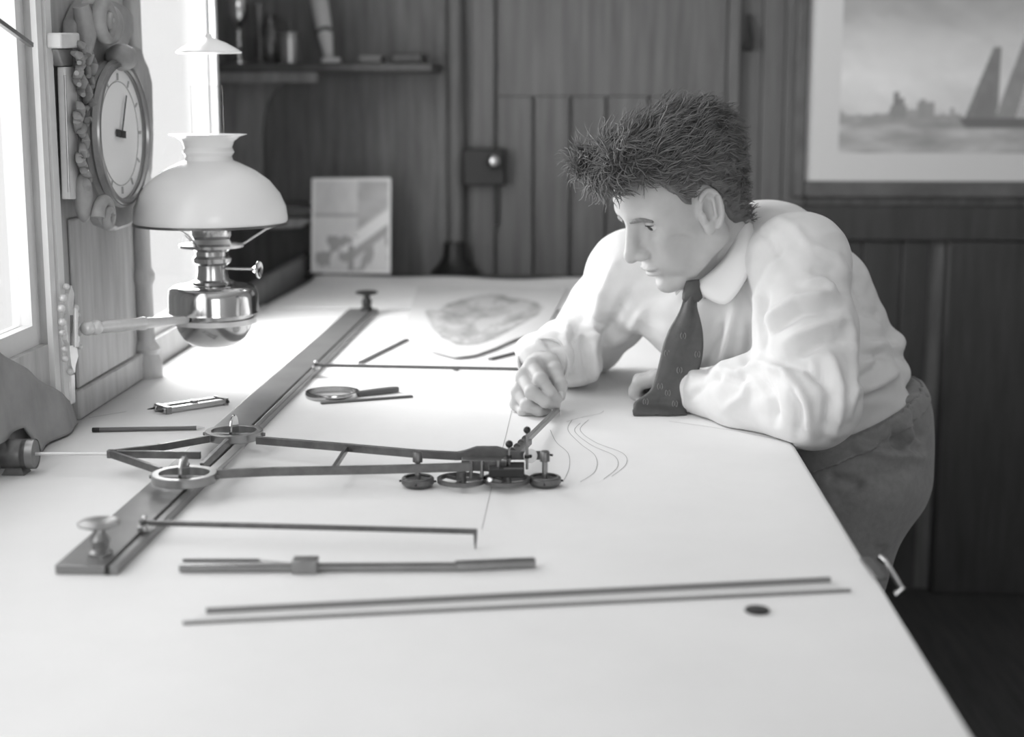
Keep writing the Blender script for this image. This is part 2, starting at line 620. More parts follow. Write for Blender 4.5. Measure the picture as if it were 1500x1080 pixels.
def window(n, y0, y1, z0, z1, bars, mull, fw=0.035, fmat='white_paint'):
    o = bpy.data.objects.new('window_%d' % n, None)
    COL.objects.link(o)
    o.location = (WX, (y0 + y1)/2, z0)
    tag(o, kind='structure')
    f = MB()
    x0, x1 = WX - 0.04, WX - 0.012
    f.box((x0, y0, z0), (x1, y0 + fw, z1)).box((x0, y1 - fw, z0), (x1, y1, z1))
    f.box((x0, y0 + fw, z0), (x1, y1 - fw, z0 + fw)).box((x0, y0 + fw, z1 - fw), (x1, y1 - fw, z1))
    f.build('window_frame', fmat, o)
    ys = [y0 + fw] + mull + [y1 - fw]
    zs = [z0 + fw] + bars + [z1 - fw]
    for q in mull:
        MB().box((x0, q - 0.012, z0 + fw), (x1, q + 0.012, z1 - fw)).build('glazing_bar', fmat, o)
    for q in bars:
        MB().box((x0 + 0.002, y0 + fw, q - 0.011), (x1 - 0.002, y1 - fw, q + 0.011)).build('glazing_bar', fmat, o)
    for i in range(len(ys)-1):
        for j in range(len(zs)-1):
            MB().box((WX - 0.030, ys[i], zs[j]), (WX - 0.027, ys[i+1], zs[j+1])).build('pane', 'pane_glass', o)
    return o
w1 = window(1, W1A, W1B, S1, WT, [], [0.85, 1.5], fw=0.03)
MB().bar(wl(-20, 18, WX + 0.012), wl(46, 66, WX + 0.012), 0.006, 0.006).build('window_stay', 'steel', w1)
# white casing boards round the near window, in two steps
MB().box((WX, W1B - 0.005, S1 - 0.12), (WX + 0.008, W1B + 0.017, CZ)).build('casing', 'white_paint', w1)
MB().box((WX, W1B + 0.020, S1 - 0.12), (WX + 0.012, W1B + 0.044, CZ)).build('casing', 'white_paint', w1)
w2 = window(2, W2A, W2B, S2, WT, [], [], fw=0.02)
MB().box((WX - 0.044, W2B - 0.001, S2), (WX + 0.004, W2B + 0.022, WT)).build('casing', 'white_paint', w2)

# the pier between the windows: panels and a turned corner post
pz = MB()
pz.box((WX, 2.222, T), (WX + 0.012, 2.59, T + 0.045))
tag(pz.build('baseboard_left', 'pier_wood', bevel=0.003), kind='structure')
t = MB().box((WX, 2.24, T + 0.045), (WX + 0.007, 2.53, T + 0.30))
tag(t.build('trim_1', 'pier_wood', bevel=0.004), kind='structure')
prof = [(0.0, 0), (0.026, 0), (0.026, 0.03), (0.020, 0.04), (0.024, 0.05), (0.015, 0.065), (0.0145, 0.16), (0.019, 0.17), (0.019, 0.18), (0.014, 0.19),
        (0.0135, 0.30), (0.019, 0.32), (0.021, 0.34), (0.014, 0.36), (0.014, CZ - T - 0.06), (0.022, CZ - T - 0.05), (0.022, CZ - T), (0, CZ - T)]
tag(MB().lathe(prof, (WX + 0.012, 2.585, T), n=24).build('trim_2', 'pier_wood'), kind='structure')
# raised fiddle rail along the table's wall side, and sill
fr = MB().box((WX - 0.005, 3.22, T - 0.02), (WX + 0.02, 4.18, T + 0.055))
tag(fr.build('trim_3', 'dark_wood', bevel=0.006), kind='structure')

# ---- the door on the back wall, with boards, lock and frame posts
def bw(px, py, y=BY):    # pixel to a plane parallel to the back wall
    return at(px, py, y)
xd0, xd1 = bw(690, 200)[0], bw(1062, 200)[0]
door = bpy.data.objects.new('door_1', None); COL.objects.link(door)
door.location = ((xd0 + xd1)/2, BY, 0.02); tag(door, kind='structure')
ztop = 2.08
edges = [690, 727, 782, 836, 888, 950, 1006, 1062]
for i in range(len(edges)-1):
    xa, xb = bw(edges[i], 200)[0], bw(edges[i+1], 200)[0]
    dd = 0.026 + (0.006 if i in (0, 6) else 0.0)
    MB().box((xa + 0.0025, BY - dd, 0.02), (xb - 0.0025, BY - 0.002, ztop)).build('plank', 'door_wood', door, bevel=0.004)
zr, zr2 = bw(800, 142)[2], bw(800, -25)[2]
MB().box((bw(728, 0)[0], BY - 0.030, zr), (bw(1061, 0)[0], BY - 0.02, zr2)).build('rail', 'door_wood', door, bevel=0.004)
# rim lock with a bright knob
lk = MB().box(bw(678, 272, BY - 0.085), bw(741, 217, BY - 0.03)).build('rim_lock', 'black_metal', door, bevel=0.004)
c = bw(724, 236, BY - 0.085)
MB().lathe([(0, 0), (0.009, 0), (0.009, 0.012), (0.016, 0.02), (0.021, 0.032), (0.019, 0.044), (0.010, 0.052), (0, 0.053)], c, (0, -1, 0), 20).build('knob', 'chrome', lk)
c2 = bw(728, 295, BY - 0.03)
MB().bar(bw(727, 272, BY - 0.04), bw(727, 330, BY - 0.04), 0.012, 0.012, up=(1, 0, 0)).build('bolt', 'black_metal', lk)

# door posts: a rounded moulding on the latch side with a foot, a flat jamb on the other
xp = bw(667, 200, BY - 0.03)[0]
post = MB().lathe([(0.0, 0), (0.052, 0), (0.052, 0.05), (0.03, 0.07), (0.024, 0.12), (0.024, CZ), (0, CZ)], (xp, BY - 0.03, 0), n=24)
tag(post.build('trim_4', 'dark_wood'), kind='structure')
fz = bw(660, 402, BY - 0.06)[2]
tag(MB().lathe([(0, 0), (0.066, 0), (0.066, 0.02), (0.05, 0.035), (0.034, 0.06), (0.03, 0.1), (0, 0.1)], (xp, BY - 0.07, fz - 0.01), n=28).build('trim_5', 'black_metal'), kind='structure')
tag(MB().box((bw(640, 0)[0], BY - 0.02, 0), (bw(653, 0)[0], BY, CZ)).build('trim_6', 'dark_wood'), kind='structure')
xj0, xj1 = bw(1066, 0)[0], bw(1084, 0)[0]
tag(MB().box((xj0, BY - 0.05, 0), (xj1, BY, CZ)).build('trim_7', 'door_wood', bevel=0.004), kind='structure')
# plain boards between the jamb and the picture, and the peg
for i, (a, b) in enumerate([(1085, 1118), (1119, 1152), (1153, 1188)]):
    tag(MB().box((bw(a, 0)[0], BY - 0.012, 0), (bw(b, 0)[0], BY, CZ)).build('trim_%d' % (8+i), 'door_wood', bevel=0.003), kind='structure')
# rail under the picture and the darker wainscot below it with its boards
zc0, zc1 = bw(1300, 352)[2], bw(1300, 300)[2]
x0, x1 = bw(1155, 0)[0], RX
tag(MB().box((x0, BY - 0.035, zc0), (x1, BY, zc1)).build('trim_11', 'wainscot_wood', bevel=0.006), kind='structure')
wb = [(1155, 1215), (1217, 1276), (1278, 1336), (1338, 1378)]
for i, (a, b) in enumerate(wb):
    tag(MB().box((bw(a, 0)[0], BY - 0.014, 0), (bw(b, 0)[0], BY, zc0)).build('trim_%d' % (12+i), 'wainscot_wood', bevel=0.003), kind='structure')
tag(MB().lathe([(0, 0), (0.011, 0), (0.011, zc0), (0, zc0)], (bw(1388, 400)[0], BY - 0.03, 0), n=14).build('trim_16', 'pier_wood'), kind='structure')
tag(MB().box((bw(1401, 0)[0], BY - 0.05, 0), (RX, BY, zc0)).build('trim_17', 'wainscot_wood', bevel=0.006), kind='structure')
pg = tag(MB().tube([bw(1097, 22, BY - 0.03), bw(1099, 55, BY - 0.04), bw(1096, 74, BY - 0.045)], [0.004, 0.009, 0.012], 12).build('coat_peg', 'black_metal'),
         'dark iron peg fixed to the boards beside the framed picture', 'peg')
MB().tube([bw(1097, 24, BY - 0.03), bw(1097, 24, BY - 0.008)], 0.006, 10).build('shank', 'black_metal', pg)

# ---- framed seascape
pf = thing('framed_picture', 'framed seascape with a pale mount, towers on the horizon and a leaning sail', 'picture', (bw(1400, 200)[0], BY - 0.02, bw(1400, 292)[2]))
fy = BY - 0.045
pxl, pxr = bw(1163, 200, fy)[0], bw(1690, 200, fy)[0]
pzb, pzt = bw(1300, 291, fy)[2], bw(1300, -150, fy)[2]
fw_ = 0.047
MB().box((pxl, fy, pzb), (pxl + 0.034, BY - 0.012, pzt)).build('frame_bar', 'frame_wood', pf, bevel=0.006)
MB().box((pxr - fw_, fy, pzb), (pxr, BY - 0.012, pzt)).build('frame_bar', 'frame_wood', pf, bevel=0.006)
MB().box((pxl + 0.034, fy, pzb), (pxr - fw_, BY - 0.012, pzb + fw_)).build('frame_bar', 'frame_wood', pf, bevel=0.008)
MB().box((pxl + 0.034, fy, pzt - fw_), (pxr - fw_, BY - 0.012, pzt)).build('frame_bar', 'frame_wood', pf, bevel=0.008)
MB().box((pxl + 0.03, BY - 0.030, pzb + 0.04), (pxr - 0.03, BY - 0.016, pzt - 0.04)).build('mount', mat('mount_card', 226, 0.6), pf)
ax0, ax1 = bw(1236, 0, BY - 0.03)[0], bw(1630, 0, BY - 0.03)[0]
az0, az1 = bw(0, 222, BY - 0.03)[2], bw(0, -90, BY - 0.03)[2]
def seascape(U, V):
    # u, v back to the picture's own coordinates in photo-like units (only for the drawing's layout)
    x = 1236 + U * (1630 - 1236); y = 222 - V * 312
    g = 178 + 22*np.clip(1 - np.abs(y - 110)/90, 0, 1) - 34*np.clip((60 - y)/60, 0, 1)
    g = g - 30*(vnoise(U*5 + 3, V*7, 3) - 0.5) - 26*np.clip(vnoise(U*4, V*6 + U*3, 8) - 0.55, 0, 1)*2
    sea = y > 168 + 4*vnoise(U*30, V*0, 5)
    gs = 150 - 36*(vnoise(U*9, V*24, 11) - 0.5)*2 - 14*np.exp(-((y-205)/9)**2) - 22*np.exp(-((y-178)/8)**2)
    g = np.where(sea, gs, g)
    land = (y > 166 - 10*np.clip((vnoise(U*14, V*0+1, 21)-0.42)*3, 0, 1)) & (y < 180) & (x < 1420)
    g = np.where(land, 122 + 20*vnoise(U*30, V*20, 4), g)
    for (a, b, t_, w_) in ((1316, 1323, 133, 104), (1324, 1332, 142, 112), (1312, 1336, 152, 118), (1352, 1376, 148, 128), (1356, 1364, 143, 124), (1400, 1407, 156, 136)):
        g = np.where((x > a) & (x < b) & (y > t_) & (y < 172), w_, g)
    # dark leaning sails of the boat
    def sail(xb, yb, xt, yt, w0, w1, val):
        nonlocal g
        s_ = (yb - y)/(yb - yt); cx = xb + (xt - xb)*s_; hw = w0 + (w1 - w0)*s_
        g = np.where((s_ > 0) & (s_ < 1) & (np.abs(x - cx) < hw), val + 22*vnoise(U*30, V*20, 6), g)
    sail(1444, 182, 1466, 70, 26, 6, 92)
    sail(1480, 182, 1520, 40, 16, 10, 108)
    sail(1512, 176, 1540, 30, 14, 6, 150)
    hull = (y > 172) & (y < 186) & (x > 1414 + (y-172)*0.8) & (x < 1530)
    g = np.where(hull, 84, g)
    return np.clip(g*1.0 + 46, 0, 250)
print_grid('artwork', (ax0, BY - 0.0315, az0), (ax1 - ax0, 0, 0), (0, 0, az1 - az0), 200, 150, seascape, pf)

# ================================================================== table and papers
TX1 = 0.296              # right edge of the table
TY0, TY1 = 0.45, 4.16
table = thing('chart_table', 'long dark wooden chart table covered with drawing paper', 'table', ((WX + TX1)/2, 2.3, 0))
MB().box((WX + 0.001, TY0, T - 0.040), (TX1 - 0.006, TY1, T - 0.002)).build('tabletop', 'table_wood', table, bevel=0.003)
MB().box((TX1 - 0.06, TY0 + 0.05, T - 0.13), (TX1 - 0.035, TY1 - 0.05, T - 0.038)).build('apron', 'table_wood', table)
for lx, ly in ((WX + 0.08, TY0 + 0.1), (TX1 - 0.09, TY0 + 0.1), (WX + 0.08, TY1 - 0.1), (TX1 - 0.09, TY1 - 0.1)):
    MB().bar((lx, ly, 0), (lx, ly, T - 0.038), 0.05, 0.05, up=(1, 0, 0), w2=0.065, h2=0.065).build('leg', 'table_wood', table, bevel=0.004)
# edge moulding, seen past the paper
MB().box((TX1 - 0.008, TY0, T - 0.036), (TX1 + 0.006, 1.66, T - 0.006)).build('edge_strip', 'frame_wood', table, bevel=0.004)

def sheet(name, ya, yb, xa, xb, drop, label, z=0.0, m='paper', curl_far=0.0, ny=40, wav=0.0, thick=0.0004, split=None):
    """drawing paper on the table whose free edge bends down over the table's edge"""
    nb = 8
    us = list(np.linspace(xa, xb, 24)) if drop <= 0 else list(np.linspace(xa, xb - 0.004, 24))
    prof = [(u, 0.0) for u in us]
    if drop > 0:
        R = 0.010
        for k in range(1, nb + 1):
            a = math.pi/2*k/nb
            prof.append((xb - 0.004 + R*math.sin(a), -R + R*math.cos(a)))
        prof.append((xb - 0.004 + R + 0.001, -R - drop))
    mb = MB()
    V, F = [], []
    for j in range(ny + 1):
        y = ya + (yb - ya)*j/ny
        up = curl_far*max(0.0, (j/ny - 0.93)/0.07)**1.6
        for (u, w) in prof:
            if split is not None and y < split and u > xb - 0.004:
                u, w = min(u, xb + 0.003), w*0.12
            V.append((u, y, T + z + w + up*(0.6 + 0.4*math.sin(u*13)) + wav*math.sin(u*9 + y*5)*math.sin(y*7)))
    n = len(prof)
    for j in range(ny):
        for i in range(n - 1):
            F.append((j*n+i, j*n+i+1, (j+1)*n+i+1, (j+1)*n+i))
    mb.add(V, F)
    o = mb.build(name, m, smooth=60, solid=thick)
    tag(o, label, 'paper')
    return o
ysplit = tab(1262, 812)[1]
main_sheet = sheet('drawing_paper', TY0 + 0.02, 3.52, WX + 0.006, TX1, 0.018,
      'wide white drawing paper covering the table, bent over its edge beside the leaning man', z=0.0, ny=150, split=ysplit)
# far sheets, curling at the end of the table
def far_sheet_fn(u, v):
    x = WX + 0.03 + u*(0.84) + 0.03*v
    y = 3.44 + v*0.57 + 0.02*math.sin(u*7)*v
    z = T + 0.0018 + 0.030*max(0, v - 0.86)**1.3*4*(0.7 + 0.3*math.sin(u*16 + 1)) + 0.002*math.sin(u*11)*math.sin(v*9)*0.5 + 0.001
    return (x, y, z)
fs = MB().grid(far_sheet_fn, 40, 30).build('chart_sheet', 'paper_far', solid=0.0006)
tag(fs, 'greyish rumpled sheet of paper curling up at the far end of the table', 'paper')

# a loose chart with a round shaded drawing
cA, cB, cC = tab(575, 512, 0.004), tab(800, 528, 0.004), tab(838, 418, 0.004)
map_o = tab(590, 520, 0.0045)
mw = tab(800, 520, 0.0045) - map_o
mh = np.array([0.0, tab(700, 425, 0.0045)[1] - map_o[1], 0.0])
mh[0] = 0.06
def map_draw(U, V):
    g = 214 + 10*(vnoise(U*5, V*5, 31) - 0.5)
    r = np.sqrt(((U - 0.50)/0.38)**2 + ((V - 0.52)/0.36)**2) + 0.3*(vnoise(U*6, V*6, 41) - 0.5)
    n1 = vnoise(U*12, V*12, 51)
    g = np.where(r < 1, g - 22 - 46*np.clip(n1 - 0.40, 0, 1)*2.2, g)
    g = np.where((r > 0.9) & (r < 1.04), g - 10, g)
    g = np.where(np.abs(n1 - 0.5) < 0.02, g - 14*(r < 0.95), g)
    return g
def map_place(u, v):
    low = np.interp(590 + u*210, [590, 616, 628, 665, 696, 727, 751, 800], [484, 497, 514, 524, 520, 509, 498, 482])
    p0 = tab(590 + u*210, low, 0.0060); p1 = tab(612 + u*220, 421, 0.0060)
    y = 1/((1-v)/p0[1] + v/p1[1])
    s_ = (y - p0[1])/(p1[1] - p0[1])
    return p0*(1-s_) + p1*s_ + np.array([0, 0, 0.0012*math.sin(u*9)*math.sin(v*5)])
mp_ = print_grid('chart_sheet', map_o, mw, mh, 110, 90, map_draw, place=map_place)
tag(mp_, 'pale grey chart printed with a blotchy round island drawing', 'chart')

# inked and pencilled curves on the main sheet (flat ribbons of ink, part of the sheet)
def ribbon(mb, pts, w, dz=0.0006):
    P = [tab(x, y, dz) for x, y in pts]
    # Catmull-Rom through the points
    out = []
    for i in range(len(P)-1):
        p0 = P[max(i-1, 0)]; p1 = P[i]; p2 = P[i+1]; p3 = P[min(i+2, len(P)-1)]
        for s in np.linspace(0, 1, 10, endpoint=False):
            out.append(0.5*((2*p1) + (-p0+p2)*s + (2*p0-5*p1+4*p2-p3)*s*s + (-p0+3*p1-3*p2+p3)*s**3))
    out.append(P[-1])
    V, F = [], []
    for i, p in enumerate(out):
        d = nrm(out[min(i+1, len(out)-1)] - out[max(i-1, 0)])
        n = np.array([-d[1], d[0], 0])
        V += [p + n*w/2, p - n*w/2]
    for i in range(len(out)-1):
        F.append((2*i, 2*i+1, 2*i+3, 2*i+2))
    mb.add(V, F)
curves = [
    [(806, 630), (815, 648), (832, 664), (834, 684), (826, 704)],
    [(838, 615), (832, 630), (850, 650), (872, 668), (872, 690), (850, 706)],
    [(850, 620), (842, 632), (866, 652), (900, 668), (904, 685), (884, 702)],
    [(862, 615), (850, 630), (872, 648), (912, 664), (917, 680), (896, 698)],
    [(830, 618), (850, 612), (878, 606), (884, 602)],
]
for cpts in curves:
    mb = MB(); ribbon(mb, cpts, 0.0009)
    mb.build('drawn_line', 'pencil_line', main_sheet)
mb = MB(); ribbon(mb, [(750, 600), (738, 650), (720, 715), (706, 775)], 0.0008); mb.build('drawn_line', 'pencil_line', main_sheet)
mb = MB(); ribbon(mb, [(130, 612), (155, 608), (185, 603)], 0.0022); mb.build('drawn_line', 'pencil_line', main_sheet)
mb = MB(); ribbon(mb, [(980, 617), (1080, 632), (1168, 650)], 0.0010); mb.build('drawn_line', 'pencil_line', main_sheet)

# spring clip gripping the sheets at the table edge
cl = thing('paper_clip', 'small bright metal clip gripping the paper at the table edge', 'clip', tab(1290, 830, -0.02))
pA = tab(1276, 818, 0.003); pB = tab(1300, 848, 0.003)
MB().bar(pA + [-0.006, 0, 0], pB + [-0.006, 0, 0], 0.012, 0.003).build('jaw', 'steel_dark', cl, bevel=0.001)
MB().tube([pA + [0.008, 0.0, 0.002], pA + [0.016, -0.004, -0.004], pB + [0.016, 0.0, -0.012], pB + [0.008, 0.0, -0.016]], 0.0035, 10).build('spring', 'chrome', cl)

# small dark disc lying on the near paper
dsk = MB().lathe([(0, 0), (0.011, 0), (0.012, 0.0012), (0.011, 0.0028), (0, 0.003)], tab(1109, 896, 0.0003), n=28)
tag(dsk.build('button', 'black_metal'), 'small flat dark round button lying alone on the white paper', 'button')

# ================================================================== guide rail of the integrator
RZ = 0.010               # rail thickness
rA, rB = tab(126, 829, RZ), tab(533, 452, RZ)
rd = nrm(rB - rA); rs = np.array([rd[1], -rd[0], 0])   # rs points to the man's side
# widths from the photo's near end
wn = np.linalg.norm(tab(172, 826, RZ) - tab(79, 826, RZ)) * abs(rs[0])
RW = float(min(max(wn, 0.05), 0.075))
rail = thing('guide_rail', 'long flat steel guide rail with a groove and a knob at each end', 'rail', (rA[0], rA[1], T))
def railpt(s_, w, z):
    """s_ along the rail in metres from the near end, w across (-1 wall side .. 1 man's side), z above the paper"""
    p = rA + rd*s_ + rs*w*RW/2
    return np.array([p[0], p[1], T + 0.0004 + z])
RL = float(np.linalg.norm((rB - rA)[:2]))
def railbox(w0, w1, z0, z1, s0=0.0, s1=None):
    s1 = RL if s1 is None else s1
    P = [railpt(s0, w0, z0), railpt(s0, w1, z0), railpt(s1, w1, z0), railpt(s1, w0, z0)]
    return MB().prism(P, (0, 0, z1 - z0))
railbox(-1, 0.60, 0, RZ).build('rail_plate', 'rail_steel', rail, bevel=0.0012)
railbox(0.72, 1.0, 0, RZ).build('rail_plate', 'rail_steel', rail, bevel=0.0012)
railbox(0.58, 0.74, 0, RZ*0.55).build('groove', 'black_metal', rail)
def knob(p, s, m):
    p = np.asarray(p)
    k = MB().lathe([(0, 0), (0.0125*s, 0), (0.0125*s, 0.004*s), (0.0085*s, 0.007*s), (0.009*s, 0.012*s), (0.0105*s, 0.017*s), (0.0065*s, 0.024*s), (0.0055*s, 0.030*s), (0, 0.030*s)], p, n=28)
    o = k.build('knob', m, rail)
    d = MB().lathe([(0, 0.029*s), (0.014*s, 0.030*s), (0.0215*s, 0.033*s), (0.022*s, 0.035*s), (0.019*s, 0.037*s), (0.009*s, 0.0385*s), (0, 0.039*s)], p, n=36)
    d.build('knob_disc', m, o)
knob(railpt(0.035, 0.12, RZ), 1.0, 'steel')
knob(railpt(RL - 0.03, 0.35, RZ), 1.15, 'black_metal')

# ---- set-off gauge rods that hook into the rail's groove
def gauge_rod(px0, py0, px1, py1, label, tip=True):
    a = tab(px0, py0, 0.020); b = tab(px1, py1, 0.020)
    t = thing('gauge_rod', label, 'gauge rod', (a[0], a[1], T), 'gauge rods hooked on the rail')
    MB().bar(a - nrm(b-a)*0.006, b, 0.0045, 0.0055).build('rod', 'steel_dark', t, bevel=0.0006)
    hk = MB().bar(a, a + [0, 0, -0.0075], 0.011, 0.012, up=(0, 1, 0)).bar(a + rd*(-0.016) + [0, 0, -0.003], a + rd*0.012 + [0, 0, -0.003], 0.008, 0.006)
    hk.build('hook', 'nickel', t, bevel=0.001)
    MB().ball(a + np.array([0, 0, 0.005]), 0.0035, 12, 8).build('screw', 'chrome', t)
    if tip:
        MB().tube([b + [-0.002, 0, 0], b + [-0.002, 0, -0.009], b + [-0.002, 0, -0.0195]], [0.0022, 0.0018, 0.0006], 8).build('point', 'steel_dark', t)
    return t
gauge_rod(212, 766, 699, 779, 'thin steel gauge rod ending in a bent point, hooked beside the bright rail knob')
gauge_rod(463, 535, 762, 541, 'thin steel gauge rod reaching from the rail to the man\'s white cuff', tip=False)

# ================================================================== the integrator
FZ = 0.026               # height of its frame above the paper
ig = thing('integrator', 'steel mechanical integrator with ringed carriage, long twin arms and wheel head', 'instrument', tuple(tab(300, 668, 0)))
def ip(px, py, dz=FZ):
    return tab(px, py, dz)
BW, BH = 0.0055, 0.0095
def arm(name, pts, w=BW, h=BH, m='steel_dark'):
    mb = MB()
    for i in range(len(pts)-1):
        d = nrm(pts[i+1] - pts[i])*w*0.35
        mb.bar(pts[i] - (d if i else 0), pts[i+1] + (d if i < len(pts)-2 else 0), w, h)
    return mb.build(name, m, ig, bevel=0.0006)
apex = ip(162, 665)
uc, lc = ip(343, 636, FZ), ip(270, 699, FZ)
ur = 0.5*np.linalg.norm(ip(384, 636) - ip(302, 636)); lr = 0.5*np.linalg.norm(ip(317, 699) - ip(222, 699))
R_ = (ur + lr)/2
for c_ in (uc, lc):
    ro = MB().ring(c_, (0, 0, 1), R_ - 0.004, 0.009, n=48, h=0.011).build('wheel_ring', 'steel', ig, bevel=0.0008)
    # wheel standing in the ring with its rim in the rail's groove
    axd = nrm(rs)
    wc = c_ + np.array([0, 0, 0.0062])
    wr = 0.0205
    MB().lathe([(0.004, -0.0028), (wr - 0.001, -0.0020), (wr, 0), (wr - 0.001, 0.0020), (0.004, 0.0028)], wc, axd, 36).build('guide_wheel', 'chrome', ro)
    MB().tube([c_ - axd*(R_ - 0.004), c_ + axd*(R_ - 0.004)], 0.0020, 10).build('axle', 'steel', ro)
    for s_ in (-1, 1):
        e = c_ + axd*s_*(R_ + 0.004)
        MB().tube([c_ + axd*s_*(R_ - 0.002), e], [0.003, 0.0022], 10).build('pivot_screw', 'steel_dark', ro)
# V frame to the counterweight
arm('frame_arm', [apex, ip(232, 656), ip(306, 643)])
arm('frame_arm', [apex, ip(236, 690)])
arm('frame_arm', [apex + [0.008, 0, 0], ip(294, 667)])
arm('cross_bar', [ip(296, 684), ip(333, 648)])
arm('cross_bar', [ip(312, 690), ip(352, 654)], w=0.012, h=0.005, m='steel')
MB().bar(apex + [-0.004, 0, 0], apex + [0.004, 0, 0], 0.009, 0.0105).build('apex_block', 'steel_dark', ig, bevel=0.001)
# counterweight on its rod
rod0 = ip(40, 665); 
MB().tube([apex, rod0], 0.0022, 10).build('rod', 'brass_light', ig)
we = ip(52, 665, FZ)
wdir = nrm(we - apex)
WR = 0.5*abs(tab(52, 690, 0)[1]*0 + 0.0385)
MB().lathe([(0, 0), (WR*0.94, 0), (WR, 0.002), (WR, 0.014), (WR*0.97, 0.015), (WR*0.97, 0.017), (WR, 0.018), (WR, 0.042), (WR*0.94, 0.044), (0, 0.044)], we, wdir, 40).build('counterweight', 'steel_dark', ig)
MB().lathe([(WR*0.99, -0.0006), (WR*1.012, -0.0004), (WR*1.012, 0.009), (WR*0.99, 0.0095)], we, wdir, 40, True).build('end_band', 'steel', ig)
st_ = we + wdir*0.026
MB().bar((st_[0], st_[1], T + 0.0004), (st_[0], st_[1], st_[2] - WR*0.85), 0.026, 0.03, up=(1, 0, 0), w2=0.018, h2=0.02).build('rest', 'steel_dark', ig)

# the two long arms
HU = 0.032
A1 = [ip(376, 645), ip(500, 655, FZ + 0.002), ip(612, 665, HU), ip(668, 668, HU), ip(800, 667, HU)]
arm('long_arm', A1, h=0.0105)
A2 = [ip(306, 695), ip(400, 691), ip(560, 688, FZ), ip(690, 684, FZ + 0.002)]
arm('long_arm', A2, h=0.0105)
arm('brace', [ip(488, 688), ip(508, 657)], w=0.0045, h=0.008)
# widened head plate of the upper arm
ya_ = tab(712, 668, HU)[1]
hp = [(664, 664), (680, 661), (698, 655), (728, 655), (748, 661), (762, 663), (762, 672), (740, 675), (696, 675), (664, 673)]
MB().prism([at(x, y, ya_ - 0.003) for x, y in hp], (0, 0.007, 0)).build('head_plate', 'steel_dark', ig, bevel=0.0008)
MB().prism([ip(676, 690, 0.018), ip(742, 692, 0.018), ip(742, 676, 0.018), ip(676, 676, 0.018)], (0, 0, 0.014)).build('gear_box', 'steel_dark', ig, bevel=0.001)
MB().prism([ip(716, 700, 0.016), ip(768, 700, 0.016), ip(768, 688, 0.016), ip(716, 688, 0.016)], (0, 0, 0.010)).build('counter_box', 'black_metal', ig, bevel=0.001)
MB().bar(ip(738, 689, 0.024), ip(766, 689, 0.024), 0.005, 0.005).build('index_drum', 'steel', ig)
# posts
for (x, y0, y1) in ((612, 664, 698), (798, 664, 697)):
    f = tab(x, y1 + 4, 0.010)
    top = np.array([f[0], f[1], T + HU + 0.006])
    po = MB().tube([f, top], 0.0036, 14).build('post', 'steel', ig)
    MB().lathe([(0, -0.006), (0.0062, -0.006), (0.0062, 0.005), (0.0048, 0.007), (0, 0.007)], top, n=18).build('collar', 'steel_dark', po)
    # discs resting on the paper
    rr = 0.0205
    dc = np.array([f[0], f[1], T + 0.0004])
    dk = MB().lathe([(0, 0.0015), (rr*0.72, 0.0), (rr*0.80, 0.0005), (rr, 0.005), (rr, 0.0105), (rr*0.93, 0.012), (rr*0.90, 0.0105), (rr*0.4, 0.0095), (0, 0.0095)], dc, n=40).build('recording_disc', 'steel_dark', ig)
    MB().ring(dc + [0, 0, 0.012], (0, 0, 1), rr*0.82, 0.003, n=36, h=0.0012).build('scale_ring', 'steel', dk)
    for a in np.linspace(0, 2*math.pi, 5)[:-1]:
        MB().tube([dc + [math.cos(a)*rr*0.97, math.sin(a)*rr*0.97, 0.007], dc + [math.cos(a)*rr*1.13, math.sin(a)*rr*1.13, 0.007]], 0.0014, 8).build('pivot_screw', 'black_metal', dk)
sc = ip(806, 667, HU)
MB().tube([ip(800, 666, HU), sc + [0.003, 0, 0]], [0.0015, 0.0015], 8).build('set_screw', 'black_metal', ig)
# two open spoked wheels between the discs
for (x, y, rpx) in ((676, 703, 34), (742, 703, 33)):
    cc = tab(x, y, 0.010); rr = rpx*0.00083
    sp = MB().ring(cc, (0, 0, 1), rr, 0.0042, n=48, h=0.005).build('spoked_wheel', 'steel_dark', ig)
    MB().lathe([(0, -0.006), (0.006, -0.006), (0.006, 0.010), (0, 0.010)], cc, n=20).build('hub', 'steel_dark', sp)
    for a in (0.35, 0.35 + 2*math.pi/3, 0.35 + 4*math.pi/3):
        MB().bar(cc, cc + np.array([math.cos(a), math.sin(a), 0])*rr, 0.0035, 0.004).build('spoke', 'steel_dark', sp)
MB().tube([tab(717, 703, 0.004), tab(717, 703, 0.036)], 0.0026, 12).build('spindle', 'chrome', ig)
for x in (690, 706, 730):
    p = tab(x, 700, 0.012)
    MB().tube([p, p + [0, 0, 0.022]], 0.0024, 10).build('spindle', 'steel', ig)
# measuring wheel, ball-headed screws, tracer arm
mwc = tab(777, 668, 0.036)
MB().lathe([(0, -0.0012), (0.0085, -0.0012), (0.009, 0), (0.0085, 0.0012), (0, 0.0012)], mwc, nrm((0.25, -1, 0.12)), 32).build('measuring_wheel', 'brass_light', ig)
MB().tube([mwc + [0, -0.003, 0], mwc + [0, 0.012, 0]], 0.0022, 10).build('spindle', 'black_metal', ig)
for (x, y, hgt, s) in ((772, 676, 0.066, 1.0), (746, 676, 0.048, 1.05)):
    b0 = tab(x, y, 0.030); b1 = np.array([b0[0], b0[1], T + hgt])
    sc_ = MB().tube([b0 - [0, 0, 0.010], b1], 0.0018, 10).build('thumbscrew', 'steel', ig)
    MB().ball(b1 + [0, 0, 0.004], 0.0046*s, 16, 10).build('ball_head', 'black_metal', sc_)
    MB().lathe([(0, 0), (0.0032, 0), (0.0032, 0.004), (0, 0.004)], b0 + [0, 0, 0.004], n=12).build('nut', 'black_metal', sc_)
tr0 = tab(738, 678, 0.030); tr1 = at(817, 600, 2.288)
